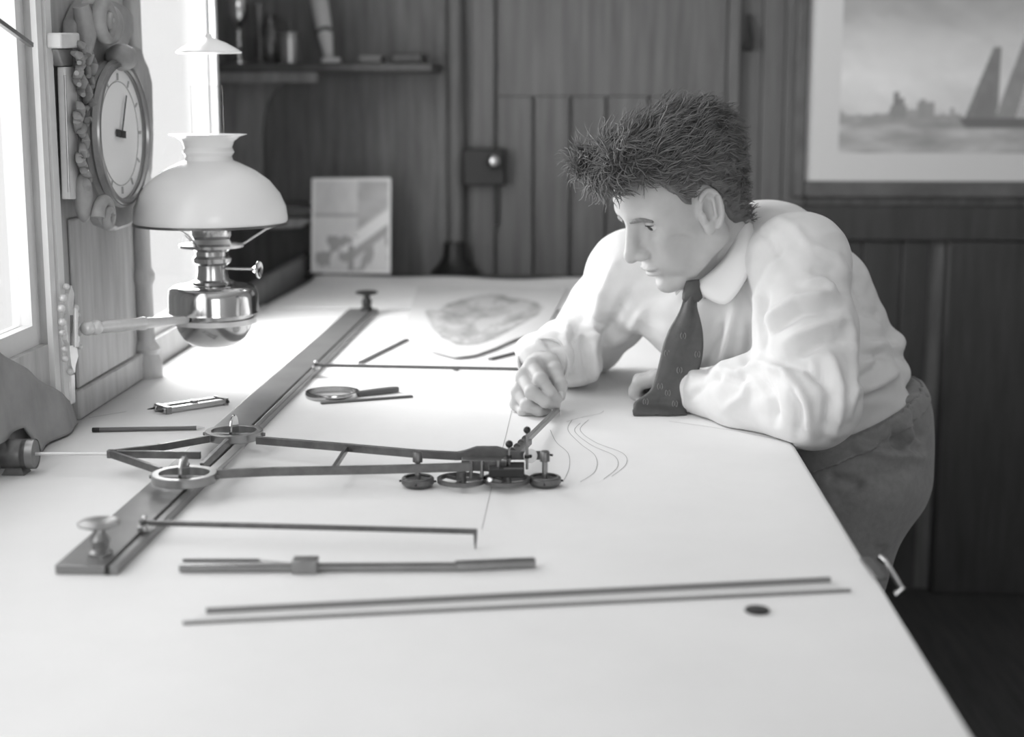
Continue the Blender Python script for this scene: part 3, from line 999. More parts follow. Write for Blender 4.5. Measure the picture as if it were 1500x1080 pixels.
MB().bar(tr0, tr1, 0.0065, 0.0075).build('tracer_arm', 'steel', ig, bevel=0.0008)
tm = tr0 + (tr1 - tr0)*0.36
for k in range(4):
    q = tr0 + (tr1 - tr0)*(0.14 + 0.07*k)
    MB().lathe([(0, -0.003), (0.0045, -0.003), (0.0045, 0.003), (0, 0.003)], q + [0, 0, 0.004], nrm(tr1 - tr0), 14).build('clamp_nut', 'steel_dark', ig)
MB().bar(tr0 + (tr1-tr0)*0.10 + [0.004, 0, 0.001], tr0 + (tr1-tr0)*0.34 + [0.004, 0, 0.001], 0.012, 0.008).build('clamp', 'steel_dark', ig, bevel=0.001)
MB().tube([tr1 + [-0.002, 0, 0.018], tr1 + [-0.002, 0, 0.0]], [0.0030, 0.0036], 10).build('tracer_handle', 'nickel', ig)
MB().tube([tr1 + [-0.003, 0, 0], [tr1[0] - 0.003, tr1[1], T + 0.002]], [0.0018, 0.0004], 8).build('tracer_point', 'steel', ig)
MB().tube([tr1 + [0.004, -0.002, 0], [tr1[0] + 0.004, tr1[1] - 0.002, T + 0.002]], [0.0012, 0.0010], 8).build('support_pin', 'brass_light', ig)
MB().tube([tab(801, 667, 0.034), tab(800, 676, 0.028), tab(796, 683, 0.024)], 0.0006, 6).build('spring_wire', 'black_metal', ig)

# ================================================================== loose drawing tools
# folded proportional dividers
pd = thing('proportional_dividers', 'closed bright metal proportional dividers lying behind the pencil', 'dividers', tuple(tab(280, 598, 0)))
q0, q1 = tab(232, 600, 0.006), tab(326, 586, 0.006)
dv = nrm(q1 - q0); sv = np.array([-dv[1], dv[0], 0])
for s_, zz in ((-1, 0.0), (1, 0.0)):
    a = q0 + sv*s_*0.0135 ; b = q1 + sv*s_*0.0115
    MB().bar(a, b, 0.008, 0.008, w2=0.011).build('leg', 'nickel', pd, bevel=0.0015)
    MB().tube([a - dv*0.0, a - dv*0.012 - sv*s_*0.001], [0.002, 0.0005], 8).build('point', 'black_metal', pd)
MB().bar(q0 - sv*0.020 + dv*0.008, q0 + sv*0.020 + dv*0.008, 0.009, 0.0115).build('end_clamp', 'steel', pd, bevel=0.001)
MB().bar(q1 - sv*0.018 - dv*0.003, q1 + sv*0.018 - dv*0.003, 0.007, 0.011).build('end_clamp', 'steel', pd, bevel=0.001)
MB().lathe([(0, 0), (0.006, 0), (0.006, 0.004), (0, 0.004)], q0*0.45 + q1*0.55 + [0, 0, 0.003], n=18).build('pivot', 'steel', pd)
for s_ in (-1, 1):
    MB().ball(q1 + sv*s_*0.019 - dv*0.002, 0.0028, 10, 8).build('screw', 'black_metal', pd)

# pencil
pc = thing('pencil', 'dark six-sided pencil lying between the rail and the window sill', 'pencil', tuple(tab(215, 630, 0)))
a, b = tab(135, 630, 0.0038), tab(288, 627, 0.0038)
d_ = nrm(b - a)
MB().tube([a + d_*0.010, b], 0.0034, 6).build('barrel', 'pencil_wood', pc, smooth=20)
MB().tube([a, a + d_*0.001, a + d_*0.0105], [0.0028, 0.0035, 0.0035], 12).build('end_cap', 'black_metal', pc)
MB().tube([b, b + d_*0.012], [0.0034, 0.0007], 6).build('tip', 'white_board', pc)

# magnifying glass
mg = thing('magnifying_glass', 'round magnifying glass with a dark flat handle beside the rail', 'magnifier', tuple(tab(490, 578, 0)))
mc = tab(487, 577, 0.0048); mr = 0.5*np.linalg.norm(tab(522, 577) - tab(443, 577)) - 0.003
MB().lathe([(mr - 0.003, -0.0045), (mr + 0.002, -0.0045), (mr + 0.003, 0), (mr + 0.002, 0.0045), (mr - 0.003, 0.0045)], mc, n=48, closed=True).build('rim', 'nickel', mg)
MB().lathe([(0, -0.003), (mr*0.6, -0.0022), (mr - 0.002, -0.0006), (mr - 0.002, 0.0006), (mr*0.6, 0.0022), (0, 0.003)], mc, n=40).build('lens', 'lamp_glass', mg)
h0, h1 = tab(516, 578, 0.0048), tab(584, 570, 0.0048)
hd = nrm(h1 - h0); hs = np.array([-hd[1], hd[0], 0])
out = []
for s_, w in ((0, 0.0055), (0.25, 0.007), (0.6, 0.0095), (0.85, 0.0095), (0.96, 0.0065), (1.0, 0.002)):
    out.append((h0 + (h1-h0)*s_, w))
poly = [p + hs*w for p, w in out] + [p - hs*w for p, w in out[::-1]]
MB().prism([p + [0, 0, -0.0045] for p in poly], (0, 0, 0.0085)).build('handle', 'dark_rule', mg, bevel=0.002)

def flat_rule(px0, py0, px1, py1, w, h, label, m='dark_rule', name='scale_rule', base=0.0004):
    a = tab(px0, py0, base); b = tab(px1, py1, base)
    mb = MB().bar(a + [0, 0, h/2], b + [0, 0, h/2], w, h)
    o = mb.build(name, m, bevel=0.0006)
    return tag(o, label, 'ruler')
flat_rule(470, 592, 604, 582, 0.009, 0.003, 'short dark scale rule touching the magnifying glass handle side')
flat_rule(528, 533, 596, 499, 0.010, 0.004, 'short dark rule lying aslant against the gauge rod that reaches the cuff')
flat_rule(718, 528, 770, 515, 0.010, 0.004, 'short dark rule half hidden behind the raised white cuff')
bt = MB().lathe([(0, 0), (0.005, 0), (0.006, 0.002), (0.004, 0.0045), (0, 0.005)], tab(668, 543, 0.0004), n=20)
tag(bt.build('drawing_pin', 'steel_dark'), 'small drawing pin in the paper beside the gauge rod that reaches the cuff', 'pin')

# slide scale in front
ss = thing('slide_scale', 'slim metal slide scale with a square cursor lying beside the bent-point gauge rod', 'slide scale', tuple(tab(520, 830, 0)))
zb = 0.0005
def sp_(x, y, z): return tab(x, y, zb + z)
MB().bar(sp_(263, 832, 0.004), sp_(668, 830, 0.004), 0.008, 0.007).build('beam', 'steel', ss, bevel=0.0008)
MB().bar(sp_(263, 829, 0.0078), sp_(430, 829, 0.0078), 0.003, 0.0004).build('edge_strip', 'black_metal', ss)
MB().bar(sp_(466, 828, 0.0078), sp_(668, 827, 0.0078), 0.003, 0.0004).build('edge_strip', 'black_metal', ss)
MB().bar(sp_(429, 828, 0.007), sp_(466, 828, 0.007), 0.020, 0.014).build('cursor', 'steel', ss, bevel=0.001)
MB().bar(sp_(667, 829, 0.005), sp_(784, 824, 0.005), 0.009, 0.009).build('end_socket', 'steel', ss, bevel=0.001)
MB().bar(sp_(667, 825, 0.010), sp_(784, 821, 0.010), 0.003, 0.0022).build('edge_strip', 'steel_dark', ss)
MB().bar(sp_(268, 821, 0.002), sp_(381, 821, 0.002), 0.0022, 0.003).build('needle', 'steel_dark', ss)
MB().tube([sp_(378, 821, 0.002), sp_(432, 826, 0.004)], 0.001, 6).build('needle_link', 'steel', ss)

# long rule with dark edges
mat('rule_edge', 128, 0.6)
lrule = thing('long_rule', 'long white rule with two dark edges lying across the paper past the slide scale', 'ruler', tuple(tab(760, 885, 0)))
L00, L01 = tab(268, 915, zb), tab(1246, 867, zb)
U00, U01 = tab(302, 899, zb), tab(1216, 853, zb)
MB().prism([L00, L01, U01, U00], (0, 0, 0.0004)).build('blade', 'white_paint', lrule)
MB().bar(U00 + [0, 0, 0.0025], U01 + [0, 0, 0.0025], 0.0045, 0.005).build('edge_strip', 'rule_edge', lrule)
MB().bar(L00 + [0, 0, 0.0015], L01 + [0, 0, 0.0015], 0.0022, 0.003).build('edge_strip', 'rule_edge', lrule)

# ================================================================== oil lamp on its wall arm
LY = 2.45
lc0 = at(315, 505, LY)
def lz(py): return at(315, py, LY)[2]
lpx = LY / FPX * 1.015
lamp = thing('oil_lamp', 'oil lamp with a white opal shade and bright metal font on a wall arm', 'lamp', (lc0[0], lc0[1], lz(506)))
ax = np.array([lc0[0], lc0[1], 0])
def lprof(L): return [(r*lpx, lz(y)) for r, y in L]
shade = lprof([(110, 327), (111, 318), (109, 303), (101, 284), (86, 265), (66, 250), (46, 240), (35, 235), (33, 229), (37, 223), (34, 216), (37, 207), (46, 200), (56, 197)])
MB().lathe(shade[:-1] + [shade[-1]], ax, n=72).build('shade', 'opal_glass', lamp)
bpy.data.objects[-1] if False else None
MB().lathe(lprof([(107, 325.5), (111.5, 325.5), (111.5, 329), (107, 329)]), ax, n=72, closed=True).build('shade_rim', 'steel_dark', lamp)
ch = lprof([(24, 345), (30, 330), (31, 310), (25, 280), (23.5, 240), (23, 125)])
MB().lathe(ch, ax, n=40).build('chimney', 'lamp_glass', lamp)
bn = lprof([(0, 416), (30, 416), (31, 412), (24, 409), (22, 398), (22, 388), (27, 384), (28, 378), (24, 374), (24, 368), (28, 364), (46, 362), (47, 358), (30, 356), (26, 350), (29, 344), (29, 333), (24, 332), (0, 332)])
bo = MB().lathe(bn, ax, n=48).build('burner', 'nickel', lamp)
for a in np.linspace(0, 2*math.pi, 4)[:-1] + 0.35:
    d = np.array([math.cos(a), math.sin(a), 0])
    MB().tube([ax + d*44*lpx + [0, 0, lz(360)], ax + d*80*lpx + [0, 0, lz(338)], ax + d*107*lpx + [0, 0, lz(328)]], 0.0016, 8).build('shade_holder', 'nickel', lamp)
k0 = ax + [20*lpx, -0.006, lz(393)]; k1 = k0 + np.array([46*lpx, -0.008, 0])
ko = MB().tube([k0, k1], 0.0022, 10).build('wick_key', 'nickel', lamp)
kd = nrm(k1 - k0)
MB().lathe([(0, -0.004), (0.004, -0.004), (0.009, 0.003), (0.0135, 0.0045), (0.0145, 0.0065), (0.0125, 0.008), (0.007, 0.006), (0, 0.0055)], k1, kd, 28).build('key_wheel', 'chrome', ko)
font = lprof([(0, 417), (30, 417), (48, 417.5), (58, 419), (63, 423), (65, 432), (65.5, 453), (66, 457), (58, 458), (0, 458)])
MB().lathe(font, ax, n=64).build('font', 'chrome', lamp)
bowl = lprof([(0, 457.5), (57, 457.5), (57, 468), (53, 482), (46, 494), (36, 503), (22, 507), (0, 508)])
MB().lathe(bowl, ax, n=64).build('bowl', 'nickel', lamp)
# arm to the wall
ab = wl(100, 487, WX + 0.012)
zarm = lz(465)
a1 = np.array([WX + 0.035, ab[1] + 0.008, ab[2] + 0.005])
dirr = nrm(ax + [0, 0, zarm] - a1)
a2 = ax + [0, 0, zarm] - dirr*60*lpx
L_ = np.linalg.norm(a2 - a1)
am = MB().tube([a1, a1 + dirr*L_*0.10, a1 + dirr*L_*0.16, a1 + dirr*L_*0.5, a1 + dirr*L_*0.52, a1 + dirr*L_*0.56, a1 + dirr*L_*0.58, a2], [0.006, 0.0065, 0.0095, 0.0095, 0.0105, 0.0105, 0.0085, 0.0062], 20).build('arm', 'brass_light', lamp)
MB().ring(ax + [0, 0, zarm - 0.004], (0, 0, 1), 60*lpx, 0.004, n=56, h=0.008).build('gimbal_ring', 'brass_light', lamp)
for s_, r in ((0.02, 0.011), (0.06, 0.008), (0.095, 0.0115), (0.13, 0.008)):
    MB().ball(a1 + dirr*L_*s_, r, 14, 10).build('turned_bead', 'brass_light', lamp)
# pierced wall plate
xpl = WX + 0.010
def wp(px, py, x=xpl): return wl(px, py, x)
pl = []
for (x, y) in ((97, 418), (101, 430), (100, 446), (104, 462), (108, 470), (109, 500), (105, 508), (107, 522), (103, 536), (102, 547), (97, 536), (95, 522), (94, 508), (90, 498), (90, 470), (93, 460), (91, 446), (93, 430)):
    pl.append(wp(x, y))
pcen = wp(99, 484)
mbp = MB(); npl = len(pl)
for k in range(npl):
    a_, b_ = pl[k], pl[(k+1) % npl]
    dx = np.array([0.008, 0, 0])
    mbp.add([a_ + dx, b_ + dx, pcen + dx, a_, b_], [(0, 1, 2), (0, 3, 4, 1)])
mbp.build('wall_plate', 'brass_light', lamp, smooth=0)
MB().bar(wp(104, 462, xpl + 0.004), wp(104, 506, xpl + 0.004), 0.03, 0.012, up=(1, 0, 0)).build('hinge_block', 'steel_dark', lamp)
for (x, y, r) in ((92, 437, .006), (90, 452, .006), (91, 472, .006), (91, 488, .005), (94, 512, .005), (95, 526, .005), (97, 420, .005), (103, 545, .005), (110, 452, .006), (113, 462, .005), (110, 476, .007), (116, 486, .007), (112, 505, .005), (117, 508, .004)):
    MB().ball(wp(x, y, xpl + 0.008), r, 12, 8).build('rosette', 'brass_light', lamp)
MB().tube([wp(111, 452, xpl + 0.02), wp(111, 508, xpl + 0.02)], 0.0035, 10).build('hinge_pin', 'brass_light', lamp)
MB().bar(wp(100, 548, xpl - 0.002), wp(101, 592, xpl - 0.002), 0.02, 0.014, up=(1, 0, 0)).build('back_strip', 'brass_light', lamp, bevel=0.002)

# glass smoke bell hung over the chimney
sb = thing('smoke_bell', 'small white smoke bell hung above the lamp chimney', 'smoke bell', (ax[0], ax[1], lz(80)))
bp = lprof([(46, 78), (47, 76), (38, 70), (26, 63), (14, 58), (6, 55), (4, 50)])
MB().lathe(bp, ax + [0.006, 0, 0], n=48).build('bell', 'opal_glass', sb)
top = ax + [0.006, 0, lz(51)]
MB().tube([top, top + [0, 0, 0.25], [ax[0] + 0.006, ax[1], CZ]], 0.0012, 8).build('hanging_wire', 'steel', sb)

# ================================================================== carved wall clock
ccen = wl(176, 196, WX + 0.048)
ck = thing('wall_clock', 'carved dark wooden wall clock with a pale round dial between the windows', 'clock', (WX, ccen[1], wl(150, 345)[2]))
dl = math.radians(4.0)
cn = np.array([math.cos(dl), -math.sin(dl), 0]); ct = np.array([math.sin(dl), math.cos(dl), 0]); cz = np.array([0, 0, 1.0])
CR = 0.107
def cpt(t_, z_, n_=0.0): return ccen + ct*t_ + cz*z_ + cn*n_
# drum case, bezel, dial
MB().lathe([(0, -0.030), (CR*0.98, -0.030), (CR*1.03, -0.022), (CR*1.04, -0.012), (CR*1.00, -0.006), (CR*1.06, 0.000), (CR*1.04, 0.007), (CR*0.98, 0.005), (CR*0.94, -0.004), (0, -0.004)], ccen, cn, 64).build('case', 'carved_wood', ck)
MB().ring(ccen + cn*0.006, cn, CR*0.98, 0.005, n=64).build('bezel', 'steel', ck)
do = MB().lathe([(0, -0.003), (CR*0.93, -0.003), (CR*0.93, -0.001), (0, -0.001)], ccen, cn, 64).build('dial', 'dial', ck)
MB().ring(ccen - cn*0.0005, cn, CR*0.74, 0.0012, n=64, h=0.0012).build('chapter_ring', 'pencil_line', do)
for i in range(12):
    a = 2*math.pi*i/12
    d = ct*math.sin(a) + cz*math.cos(a)
    MB().bar(ccen + d*CR*0.76, ccen + d*CR*0.86, 0.005 if i % 3 == 0 else 0.003, 0.0012, up=cn).build('hour_mark', 'pencil_line', do)
MB().bar(cpt(-0.02, 0.002, 0.002), cpt(0.018, -0.002, 0.002), 0.011, 0.0015, up=cn).build('hand', 'ink', do)
MB().bar(cpt(0, 0, 0.003), cpt(0.026, 0.058, 0.003), 0.003, 0.0012, up=cn).build('hand', 'dark_rule', do)
MB().lathe([(0, 0), (0.006, 0), (0.004, 0.004), (0, 0.004)], ccen, cn, 16).build('hand_boss', 'ink', do)
# carved backboard standing out from the pier
bo_px = [(112, 0), (150, -2), (172, 8), (184, 22), (184, 50), (176, 66), (196, 70), (200, 84), (206, 96), (212, 120), (214, 200), (212, 250), (204, 290), (192, 318), (178, 332), (160, 338), (140, 330), (130, 312), (120, 296), (108, 280), (104, 250), (100, 200), (98, 120), (96, 70), (98, 30)]
kb = [wl(x - 8, y, WX + 0.002) for x, y in bo_px]
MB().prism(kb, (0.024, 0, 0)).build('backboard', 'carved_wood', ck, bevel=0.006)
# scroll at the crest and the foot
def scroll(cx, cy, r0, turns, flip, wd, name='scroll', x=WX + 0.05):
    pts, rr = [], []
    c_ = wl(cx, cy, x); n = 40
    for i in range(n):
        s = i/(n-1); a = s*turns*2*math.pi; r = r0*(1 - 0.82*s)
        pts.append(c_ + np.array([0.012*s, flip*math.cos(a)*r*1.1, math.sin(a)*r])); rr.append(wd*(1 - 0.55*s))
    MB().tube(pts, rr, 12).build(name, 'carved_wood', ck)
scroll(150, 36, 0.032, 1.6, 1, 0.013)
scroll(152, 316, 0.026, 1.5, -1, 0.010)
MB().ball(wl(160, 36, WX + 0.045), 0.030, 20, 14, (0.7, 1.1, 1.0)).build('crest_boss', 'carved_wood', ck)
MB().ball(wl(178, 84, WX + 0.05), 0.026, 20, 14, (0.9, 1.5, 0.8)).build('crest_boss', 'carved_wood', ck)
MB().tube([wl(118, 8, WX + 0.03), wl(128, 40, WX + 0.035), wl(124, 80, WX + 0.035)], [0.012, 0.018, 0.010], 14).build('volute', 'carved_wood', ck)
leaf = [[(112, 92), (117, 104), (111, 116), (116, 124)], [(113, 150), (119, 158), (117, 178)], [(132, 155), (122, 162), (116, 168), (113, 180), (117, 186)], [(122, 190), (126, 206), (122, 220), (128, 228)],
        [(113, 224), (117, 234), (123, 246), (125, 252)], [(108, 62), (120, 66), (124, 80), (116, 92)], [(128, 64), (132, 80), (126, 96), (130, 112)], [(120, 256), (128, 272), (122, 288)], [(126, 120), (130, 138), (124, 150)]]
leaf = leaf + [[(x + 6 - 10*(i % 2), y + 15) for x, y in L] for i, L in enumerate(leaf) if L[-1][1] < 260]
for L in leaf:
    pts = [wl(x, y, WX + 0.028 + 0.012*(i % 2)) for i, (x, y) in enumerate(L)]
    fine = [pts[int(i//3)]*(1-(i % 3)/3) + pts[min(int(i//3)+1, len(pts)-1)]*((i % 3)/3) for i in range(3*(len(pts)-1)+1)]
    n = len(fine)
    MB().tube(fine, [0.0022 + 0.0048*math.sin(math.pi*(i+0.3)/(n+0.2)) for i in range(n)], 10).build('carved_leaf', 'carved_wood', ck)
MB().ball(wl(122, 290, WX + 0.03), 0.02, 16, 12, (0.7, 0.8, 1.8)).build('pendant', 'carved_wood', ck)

# pale thermometer board on the pier
tb = thing('thermometer', 'pale narrow thermometer board with a small cap beside the carved clock', 'thermometer', tuple(wl(92, 293)))
xb = WX + 0.012
q = [wl(83, 98, xb), wl(102, 98, xb), wl(110, 292, xb), wl(90, 292, xb)]
MB().prism(q, (0.012, 0, 0)).build('board', 'white_board', tb, bevel=0.002)
q = [wl(67, 48, xb), wl(95, 48, xb), wl(96, 70, xb), wl(68, 71, xb)]
MB().prism(q, (0.022, 0, 0)).build('cap', 'white_board', tb, bevel=0.003)
q = [wl(70, 72, xb - 0.005), wl(98, 72, xb - 0.005), wl(101, 97, xb - 0.005), wl(78, 97, xb - 0.005)]
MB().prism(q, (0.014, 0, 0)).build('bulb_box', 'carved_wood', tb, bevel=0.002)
MB().tube([wl(95, 110, xb + 0.013), wl(101, 282, xb + 0.013)], 0.0016, 8).build('tube', 'steel', tb)

# grey sheet added for the shaded wall under the near window
def wall_shade_fn(u, v):
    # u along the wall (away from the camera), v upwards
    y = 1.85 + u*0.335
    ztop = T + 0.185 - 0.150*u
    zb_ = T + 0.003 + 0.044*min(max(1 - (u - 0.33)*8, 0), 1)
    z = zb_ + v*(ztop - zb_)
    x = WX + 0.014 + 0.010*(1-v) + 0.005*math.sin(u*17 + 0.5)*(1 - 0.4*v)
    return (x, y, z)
co = MB().grid(wall_shade_fn, 30, 16).build('wall_shade_sheet', 'wall_shade_grey', solid=0.004)
tag(co, 'added grey sheet for the shade under the bright window', 'shade sheet')

# ================================================================== the far end: card, shelf and what stands on it
cyy = 4.06
c00, c10, c11, c01 = at(456, 405, cyy), at(572, 403, cyy), at(571, 260, cyy + 0.05), at(457, 261, cyy + 0.05)
c00[2] = c10[2] = T + 0.012
card = thing('photo_card', 'large pale photograph card leaning at the far end of the table', 'photograph', (c00[0], c00[1], T + 0.01))
MB().prism([c00, c10, c11, c01], (0, 0.004, 0)).build('card', 'white_board', card)
def photo_fn(U, V):
    g = 188 + 26*(vnoise(U*4, V*4, 61) - 0.5)
    g = np.where((V > 0.62) & (U < 0.62), 176 + 40*(vnoise(U*5, V*3, 62)-0.4), g)
    d = V - (0.28 + 0.62*(U - 0.45))
    g = np.where((U > 0.4) & (np.abs(d) < 0.07), 214, g)
    g = np.where((U > 0.5) & (d < -0.08) & (d > -0.18), 140, g)
    g = np.where((U > 0.58) & (d > 0.1), 138 + 40*vnoise(U*6, V*6, 64), g)
    g = np.where((V < 0.40) & (vnoise(U*7, V*6, 65) > 0.56), 136, g)
    g = np.where(np.abs(V - 0.61) < 0.02, 150*(U < 0.6) + g*(U >= 0.6), g)
    g = np.where((np.abs(U - 0.5) < 0.03) & (V < 0.3), 130, g)
    e = np.minimum(np.minimum(U, 1-U), np.minimum(V, 1-V))
    return np.clip(np.where(e < 0.03, 205, g) + 42, 0, 250)
print_grid('photograph', c00 + [0, -0.001, 0], c10 - c00, c01 - c00, 70, 90, photo_fn, card)
MB().prism([at(447, 405, cyy + 0.03), at(456, 405, cyy + 0.03), at(456, 372, cyy + 0.03), at(449, 372, cyy + 0.03)], (0, 0.03, 0)).build('stand_foot', 'black_metal', card)
MB().box((c00[0] - 0.01, cyy - 0.02, T + 0.0035), (c00[0] + 0.03, cyy + 0.05, T + 0.014)).build('stand_foot', 'black_metal', card)

sy = 4.02
zs1 = at(480, 92, sy)[2]
shx0, shx1 = -0.945, at(634, 100, sy)[0]
shelf = thing('wall_shelf', 'dark wooden wall shelf with a curved bracket, holding bottles and a tin', 'shelf', ((shx0 + shx1)/2, BY, zs1 - 0.2))
MB().box((shx0, sy, zs1 - 0.024), (shx1, BY, zs1)).build('board', 'wainscot_wood', shelf, bevel=0.004)
MB().box((shx0, sy + 0.004, zs1 - 0.05), (shx1 - 0.3, sy + 0.02, zs1 - 0.024)).build('edge_strip', 'dark_wood', shelf)
# arched bracket panel
prof = [(326, 330), (383, 330), (384, 190), (388, 160), (398, 136), (416, 120), (446, 110), (446, 104), (326, 104)]
MB().prism([at(x, y, sy + 0.06) for x, y in prof], (0, 0.02, 0)).build('bracket', 'dark_wood', shelf)

def on_shelf(px, y=4.12): return np.array([at(px, 60, y)[0], y, zs1])
spx = 4.12/FPX
def shelf_lathe(px, prof, y=4.12, n=28):
    c = on_shelf(px, y)
    return MB().lathe([(r*spx, h*spx) for r, h in prof], c, n=n), c
gs = thing('glass_goblet', 'bright stemmed glass goblet standing on the shelf next to the window', 'goblet', tuple(on_shelf(350)))
shelf_lathe(350, [(0, 0), (14, 0), (14, 2), (5, 5), (3.5, 12), (5, 18), (6, 22), (3.5, 26), (3, 40), (5, 46), (3, 50), (8, 58), (14, 70), (15, 90), (13, 100), (0, 100)])[0].build('goblet', 'chrome', gs)
gs2 = thing('glass_goblet', 'dim stemmed goblet between the bright goblet and the metal tin', 'goblet', tuple(on_shelf(380)))
shelf_lathe(380, [(0, 0), (11, 0), (11, 2), (4, 5), (3, 12), (4.5, 18), (3, 24), (2.5, 50), (5, 56), (9, 66), (10, 84), (0, 84)])[0].build('goblet', 'steel_dark', gs2)
tn = thing('tin', 'short shiny metal tin standing on the wall shelf', 'tin', tuple(on_shelf(424)))
shelf_lathe(424, [(0, 0), (15, 0), (16, 1), (16, 38), (17, 39), (17, 43), (15, 44), (0, 44)])[0].build('can', 'tin', tn)
MB().ring(on_shelf(424) + [0, 0, 40*spx], (0, 0, 1), 16.5*spx, 0.003, n=36).build('rim', 'tin', tn)
jg = thing('jug', 'dark round-bellied jug standing behind the metal tin on the shelf', 'jug', tuple(on_shelf(396, 4.21)))
shelf_lathe(396, [(0, 0), (17, 0), (20, 10), (22, 26), (18, 44), (10, 56), (9, 66), (12, 72), (0, 72)], 4.21)[0].build('body', 'steel_dark', jg)
ct_ = on_shelf(396, 4.21)
MB().tube([ct_ + [0.018, 0, 0.12], ct_ + [0.05, 0, 0.115], ct_ + [0.055, 0, 0.07], ct_ + [0.038, 0, 0.045]], 0.005, 10).build('handle', 'steel_dark', jg)
# a pale cloth-wrapped roll leaning over the shelf edge, with its flat pad
rl = thing('paper_roll', 'pale rolled paper leaning on the wall shelf beyond the tin', 'roll', tuple(on_shelf(478, 4.10)))
p0 = on_shelf(483, 4.08); p1 = at(462, -30, 4.2)
MB().tube([p0 + [0, 0, 0.012], p0*0.9 + p1*0.1, p0*0.65 + p1*0.35, p1], [0.010, 0.013, 0.021, 0.026], 20).build('roll', mat('roll_paper', 190, 0.8), rl)
MB().tube([p0*0.66 + p1*0.34, p0*0.62 + p1*0.38], 0.0235, 20).build('tie_band', 'dark_rule', rl)
bx = tag(MB().box(on_shelf(470, 4.05), on_shelf(500, 4.09) + np.array([0, 0, 0.014])).build('small_box', mat('pale_box', 190, 0.7), bevel=0.002), 'flat pale packet lying on the shelf at the foot of the roll', 'packet')
bx2 = tag(MB().box(on_shelf(525, 4.04), on_shelf(563, 4.12) + np.array([0, 0, 0.02])).build('small_box', mat('grey_box', 120, 0.7), bevel=0.003), 'flat grey box lying alone on the shelf', 'box')
bx3 = tag(MB().box(on_shelf(572, 4.06), on_shelf(626, 4.2) + np.array([0, 0, 0.026])).build('book', 'wainscot_wood', bevel=0.004), 'dark closed book lying at the end of the shelf', 'book')

# little bracket shelf behind the lamp shade with a folded paper
br = thing('bracket_ledge', 'small dark pointed bracket ledge on the back wall behind the lamp shade', 'ledge', tuple(at(430, 335, BY)))
MB().prism([at(395, 322, BY - 0.16), at(430, 318, BY - 0.16), at(475, 316, BY - 0.16), at(468, 308, BY - 0.16), at(425, 300, BY - 0.16), at(395, 302, BY - 0.16)], (0, 0.16, 0)).build('ledge', 'frame_wood', br, bevel=0.003)
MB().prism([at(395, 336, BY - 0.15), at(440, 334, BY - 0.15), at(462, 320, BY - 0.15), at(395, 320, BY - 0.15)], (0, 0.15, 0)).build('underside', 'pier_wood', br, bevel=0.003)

# ================================================================== the man
# head frame: F forward (where the face looks), U up through the crown, S towards his left ear
HY = 2.36
HO = at(995, 291, HY)
ha, hp_ = math.radians(29), math.radians(28)
F_ = np.array([-math.cos(ha)*math.cos(hp_), -math.sin(ha)*math.cos(hp_), -math.sin(hp_)])
U_ = np.array([-math.cos(ha)*math.sin(hp_), -math.sin(ha)*math.sin(hp_), math.cos(hp_)])
S_ = np.array([math.sin(ha), -math.cos(ha), 0.0])
HM = np.stack([F_, U_, S_])
def h2w(V): return HO + np.asarray(V) @ HM
def w2h(P): return HM @ (np.asarray(P, float) - HO)

LS, LE, LW = at(1172, 385, 2.29), at(1192, 598, 2.135), at(1012, 576, 2.345)
RS, RE, RWr = at(928, 405, 2.52), at(862, 497, 2.66), at(795, 535, 2.41)
NB = at(1066, 392, 2.43)          # base of the neck
PEL = at(1262, 640, 2.48)         # pelvis
MID = at(1160, 525, 2.455)
CHS = at(1075, 455, 2.43)
LAT = nrm((-0.69, 0.71, -0.10))   # from his left to his right shoulder

# ---- head and neck, 1.7 mm cells
hf = Field((-0.16, -0.185, -0.10), (0.135, 0.14, 0.10), 0.0017)
sym = (-1, 1)
hf.ell((-0.014, 0.034, 0), (0.098, 0.088, 0.077), k=0.01)               # skull
hf.ell((0.028, -0.022, 0), (0.064, 0.080, 0.064), k=0.02)               # face block
hf.ell((0.052, 0.040, 0), (0.042, 0.042, 0.056), k=0.02)                # forehead
for s in sym:
    hf.cap((-0.004, -0.062, s*0.053), (0.060, -0.106, s*0.018), 0.017, 0.013, k=0.022)   # jaw
    hf.cap((-0.006, -0.02, s*0.060), (-0.004, -0.062, s*0.053), 0.014, 0.015, k=0.02)    # jaw ramus
    hf.ell((0.056, -0.030, s*0.041), (0.025, 0.022, 0.021), k=0.02)     # cheek bone
    hf.ell((0.060, -0.062, s*0.032), (0.022, 0.026, 0.020), k=0.02)     # cheek
    hf.cap((0.082, 0.020, s*0.008), (0.070, 0.020, s*0.050), 0.010, 0.009, k=0.012)      # brow ridge
for s in sym:
    hf.ell((0.044, 0.014, s*0.046), (0.030, 0.030, 0.022), k=0.02)      # temple
hf.ell((0.076, -0.104, 0), (0.017, 0.016, 0.020), k=0.016)              # chin
hf.ell((0.074, -0.064, 0), (0.021, 0.026, 0.030), k=0.015)              # mouth mound
for s in sym:
    hf.ell((0.092, 0.000, s*0.031), (0.016, 0.012, 0.017), k=0.012, op='s')   # eye sockets
    hf.ell((0.097, -0.008, s*0.020), (0.012, 0.016, 0.008), k=0.010, op='s')
# nose
hf.cap((0.086, 0.016, 0), (0.112, -0.032, 0), 0.0080, 0.0105, k=0.010)
hf.cap((0.094, -0.036, 0), (0.114, -0.036, 0), 0.010, 0.0095, k=0.008)
for s in sym:
    hf.ell((0.100, -0.040, s*0.0125), (0.0125, 0.0085, 0.0075), k=0.006)
    hf.ell((0.106, -0.0485, s*0.0075), (0.006, 0.004, 0.0035), k=0.002, op='s')
